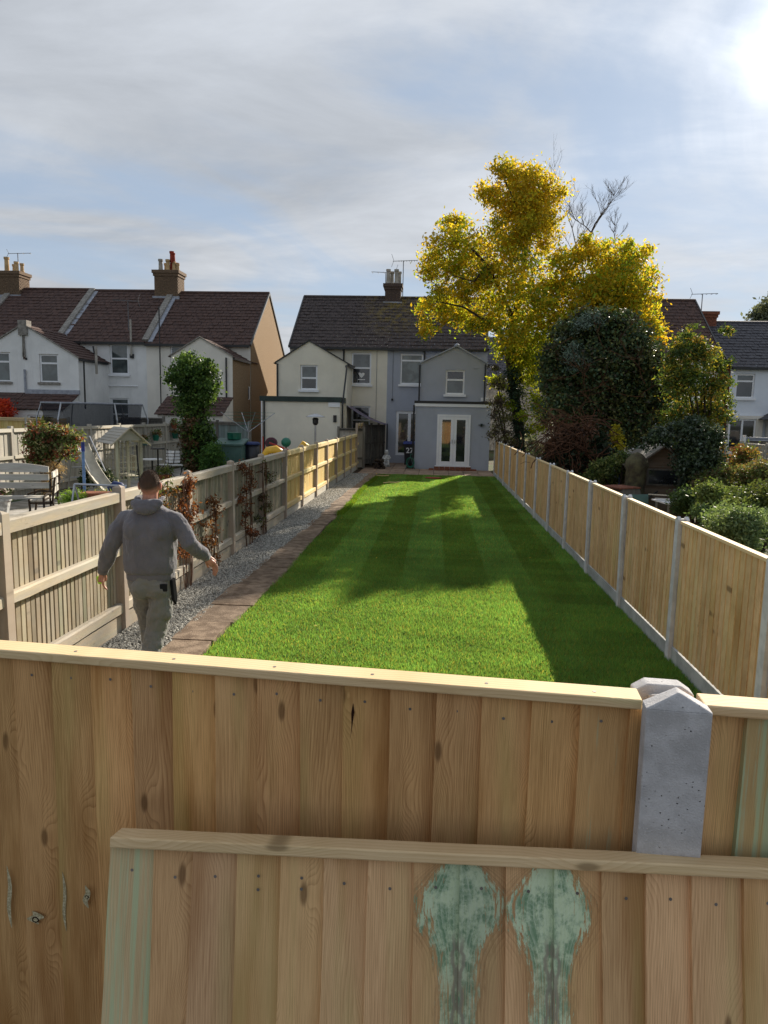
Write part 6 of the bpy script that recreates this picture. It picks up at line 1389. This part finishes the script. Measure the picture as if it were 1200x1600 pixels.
# trousers
t_ = MB()
loft(t_, [(.80, 0, .0, .165, .120), (.88, -.004, .0, .188, .135), (.95, -.008, 0, .190, .128), (.99, -.01, 0, .185, .120)], 24, 2.4)
t_.tube([Vector(HL)+Vector((.01, 0, -.02)), (-.10, .07, .72), KL, (-.095, .19, .30), Vector(AL)+Vector((0, 0, .02))], [.094, .094, .080, .075, .078], 16)
t_.tube([Vector(HR_)+Vector((-.01, 0, -.02)), (.075, -.02, .72), KR, (.015, -.13, .32), Vector(AR_)+Vector((0, .02, .02))], [.096, .100, .088, .082, .086], 16)
ell(t_, (-.075, -.065, .86), (.095, .085, .10)); ell(t_, (.075, -.065, .86), (.095, .085, .10)); ell(t_, (.135, -.04, .66), (.045, .07, .085), 10, 8)
o = t_.build('trousers', 'trouser_cloth', man); fuse(o, .0085, .030, .075, 3); tro = o
tx = bpy.data.textures.new('drag2', 'MARBLE'); tx.noise_scale = .08; tx.turbulence = 9; d_ = tro.modifiers.new('d2', 'DISPLACE'); d_.texture = tx; d_.strength = .005; d_.mid_level = .5; d_.texture_coords = 'LOCAL'
MB().box(-.03, .03, -.012, .012, -.035, .03).build('pocket_flap', 'pocket_cloth', tro, (.135, -.115, .885), (0, 0, R(25)), bevel=.006)
MB().prism([(-.028, .10), (.024, .11), (.030, -.07), (.008, -.13), (-.026, -.08)], -.014, .014).build('side_pocket', 'pocket_cloth', tro, (.192, -.03, .84), (0, R(-6), R(72)), bevel=.008)
for A_, yo, pitch in ((AL, .0, 0.), (AR_, .0, -.7)):
    bt = MB(); A_ = Vector(A_)
    M_ = Matrix.Translation(A_) @ Matrix.Rotation(pitch, 4, 'X')
    P_ = lambda *q: M_ @ Vector(q)
    bt.tube([P_(0, -.02, .10), P_(0, -.015, .03), P_(0, .0, -.03)], [.052, .052, .05], 10); bt.tube([P_(0, -.065, -.035), P_(0, 0, -.03), P_(0, .09, -.045), P_(0, .18, -.055), P_(0, .20, -.06)], [.034, (.045, .042), (.048, .034), (.042, .024), .015], 10)
    o = bt.build('boot', 'boot_leather', man); fuse(o, .008)
ob = MB().box(-.022, .022, -.018, .018, -.035, .035).build('tape_measure', 'lime_plastic', None, Vector(MP)+Vector((-.492, .075, .885)), (R(8), R(-12), 0), bevel=.008)
tag(ob, "lime green tool case held in the walking man's lowered hand", 'tape measure')

# more of the neighbour's garden clutter
bush('speckled_shrub', 'dark shrub with pale flecked leaves under the pale garden slide', 'shrub', (-9.9, 19.4, 0), pxc([(142, 735, 10), (150, 748, 11), (160, 740, 9), (136, 750, 8), (152, 728, 7), (168, 752, 8)], 18.9, .2, 12), 3200, .05, [(.04, .07, .03), (.05, .08, .03), (.55, .55, .48)], 'leaf', seed=140)
for i, (x, y_, r, h_, m, lb) in enumerate([(-6.9, 18.4, .20, .30, 'terracotta', 'terracotta pot of bright green leaves on the paving beyond the slide'), (-7.4, 15.6, .17, .26, 'bin_blue', 'glazed blue pot with strappy leaves near the low metal frame'), (-9.6, 15.2, .22, .34, 'stone_white', 'pale stone pot with a small shrub beside the climbing shrub'),
        (-6.2, 21.0, .18, .28, 'stone_white', 'pale pot of heather at the edge of the rough grass'), (-8.6, 22.4, .20, .30, 'terracotta', 'terracotta pot standing behind the arbour roof'), (-5.0, 19.5, .2, .3, 'terracotta', 'squat terracotta pot with dry stalks near the weathered fence')]):
    t = thing('garden_pot', lb, 'plant pot', (x, y_, -.03), 0, 'pots standing about the neighbouring garden')
    MB().lathe([(r*.7, 0), (r*.95, h_*.85), (r*1.05, h_*.86), (r*1.05, h_), (r*.9, h_)], (0, 0, 0), 12).build('pot', m, t, smooth=False)
    foliage('plant', [(0, 0, h_+.12, r*1.1, r*1.1, .16)], 300, .05, [(.10, .17, .04), (.18, .20, .06), (.20, .10, .10)][i % 3:i % 3+1]+[(.08, .12, .03)], 'leaf', t, 150+i, aspect=.35)
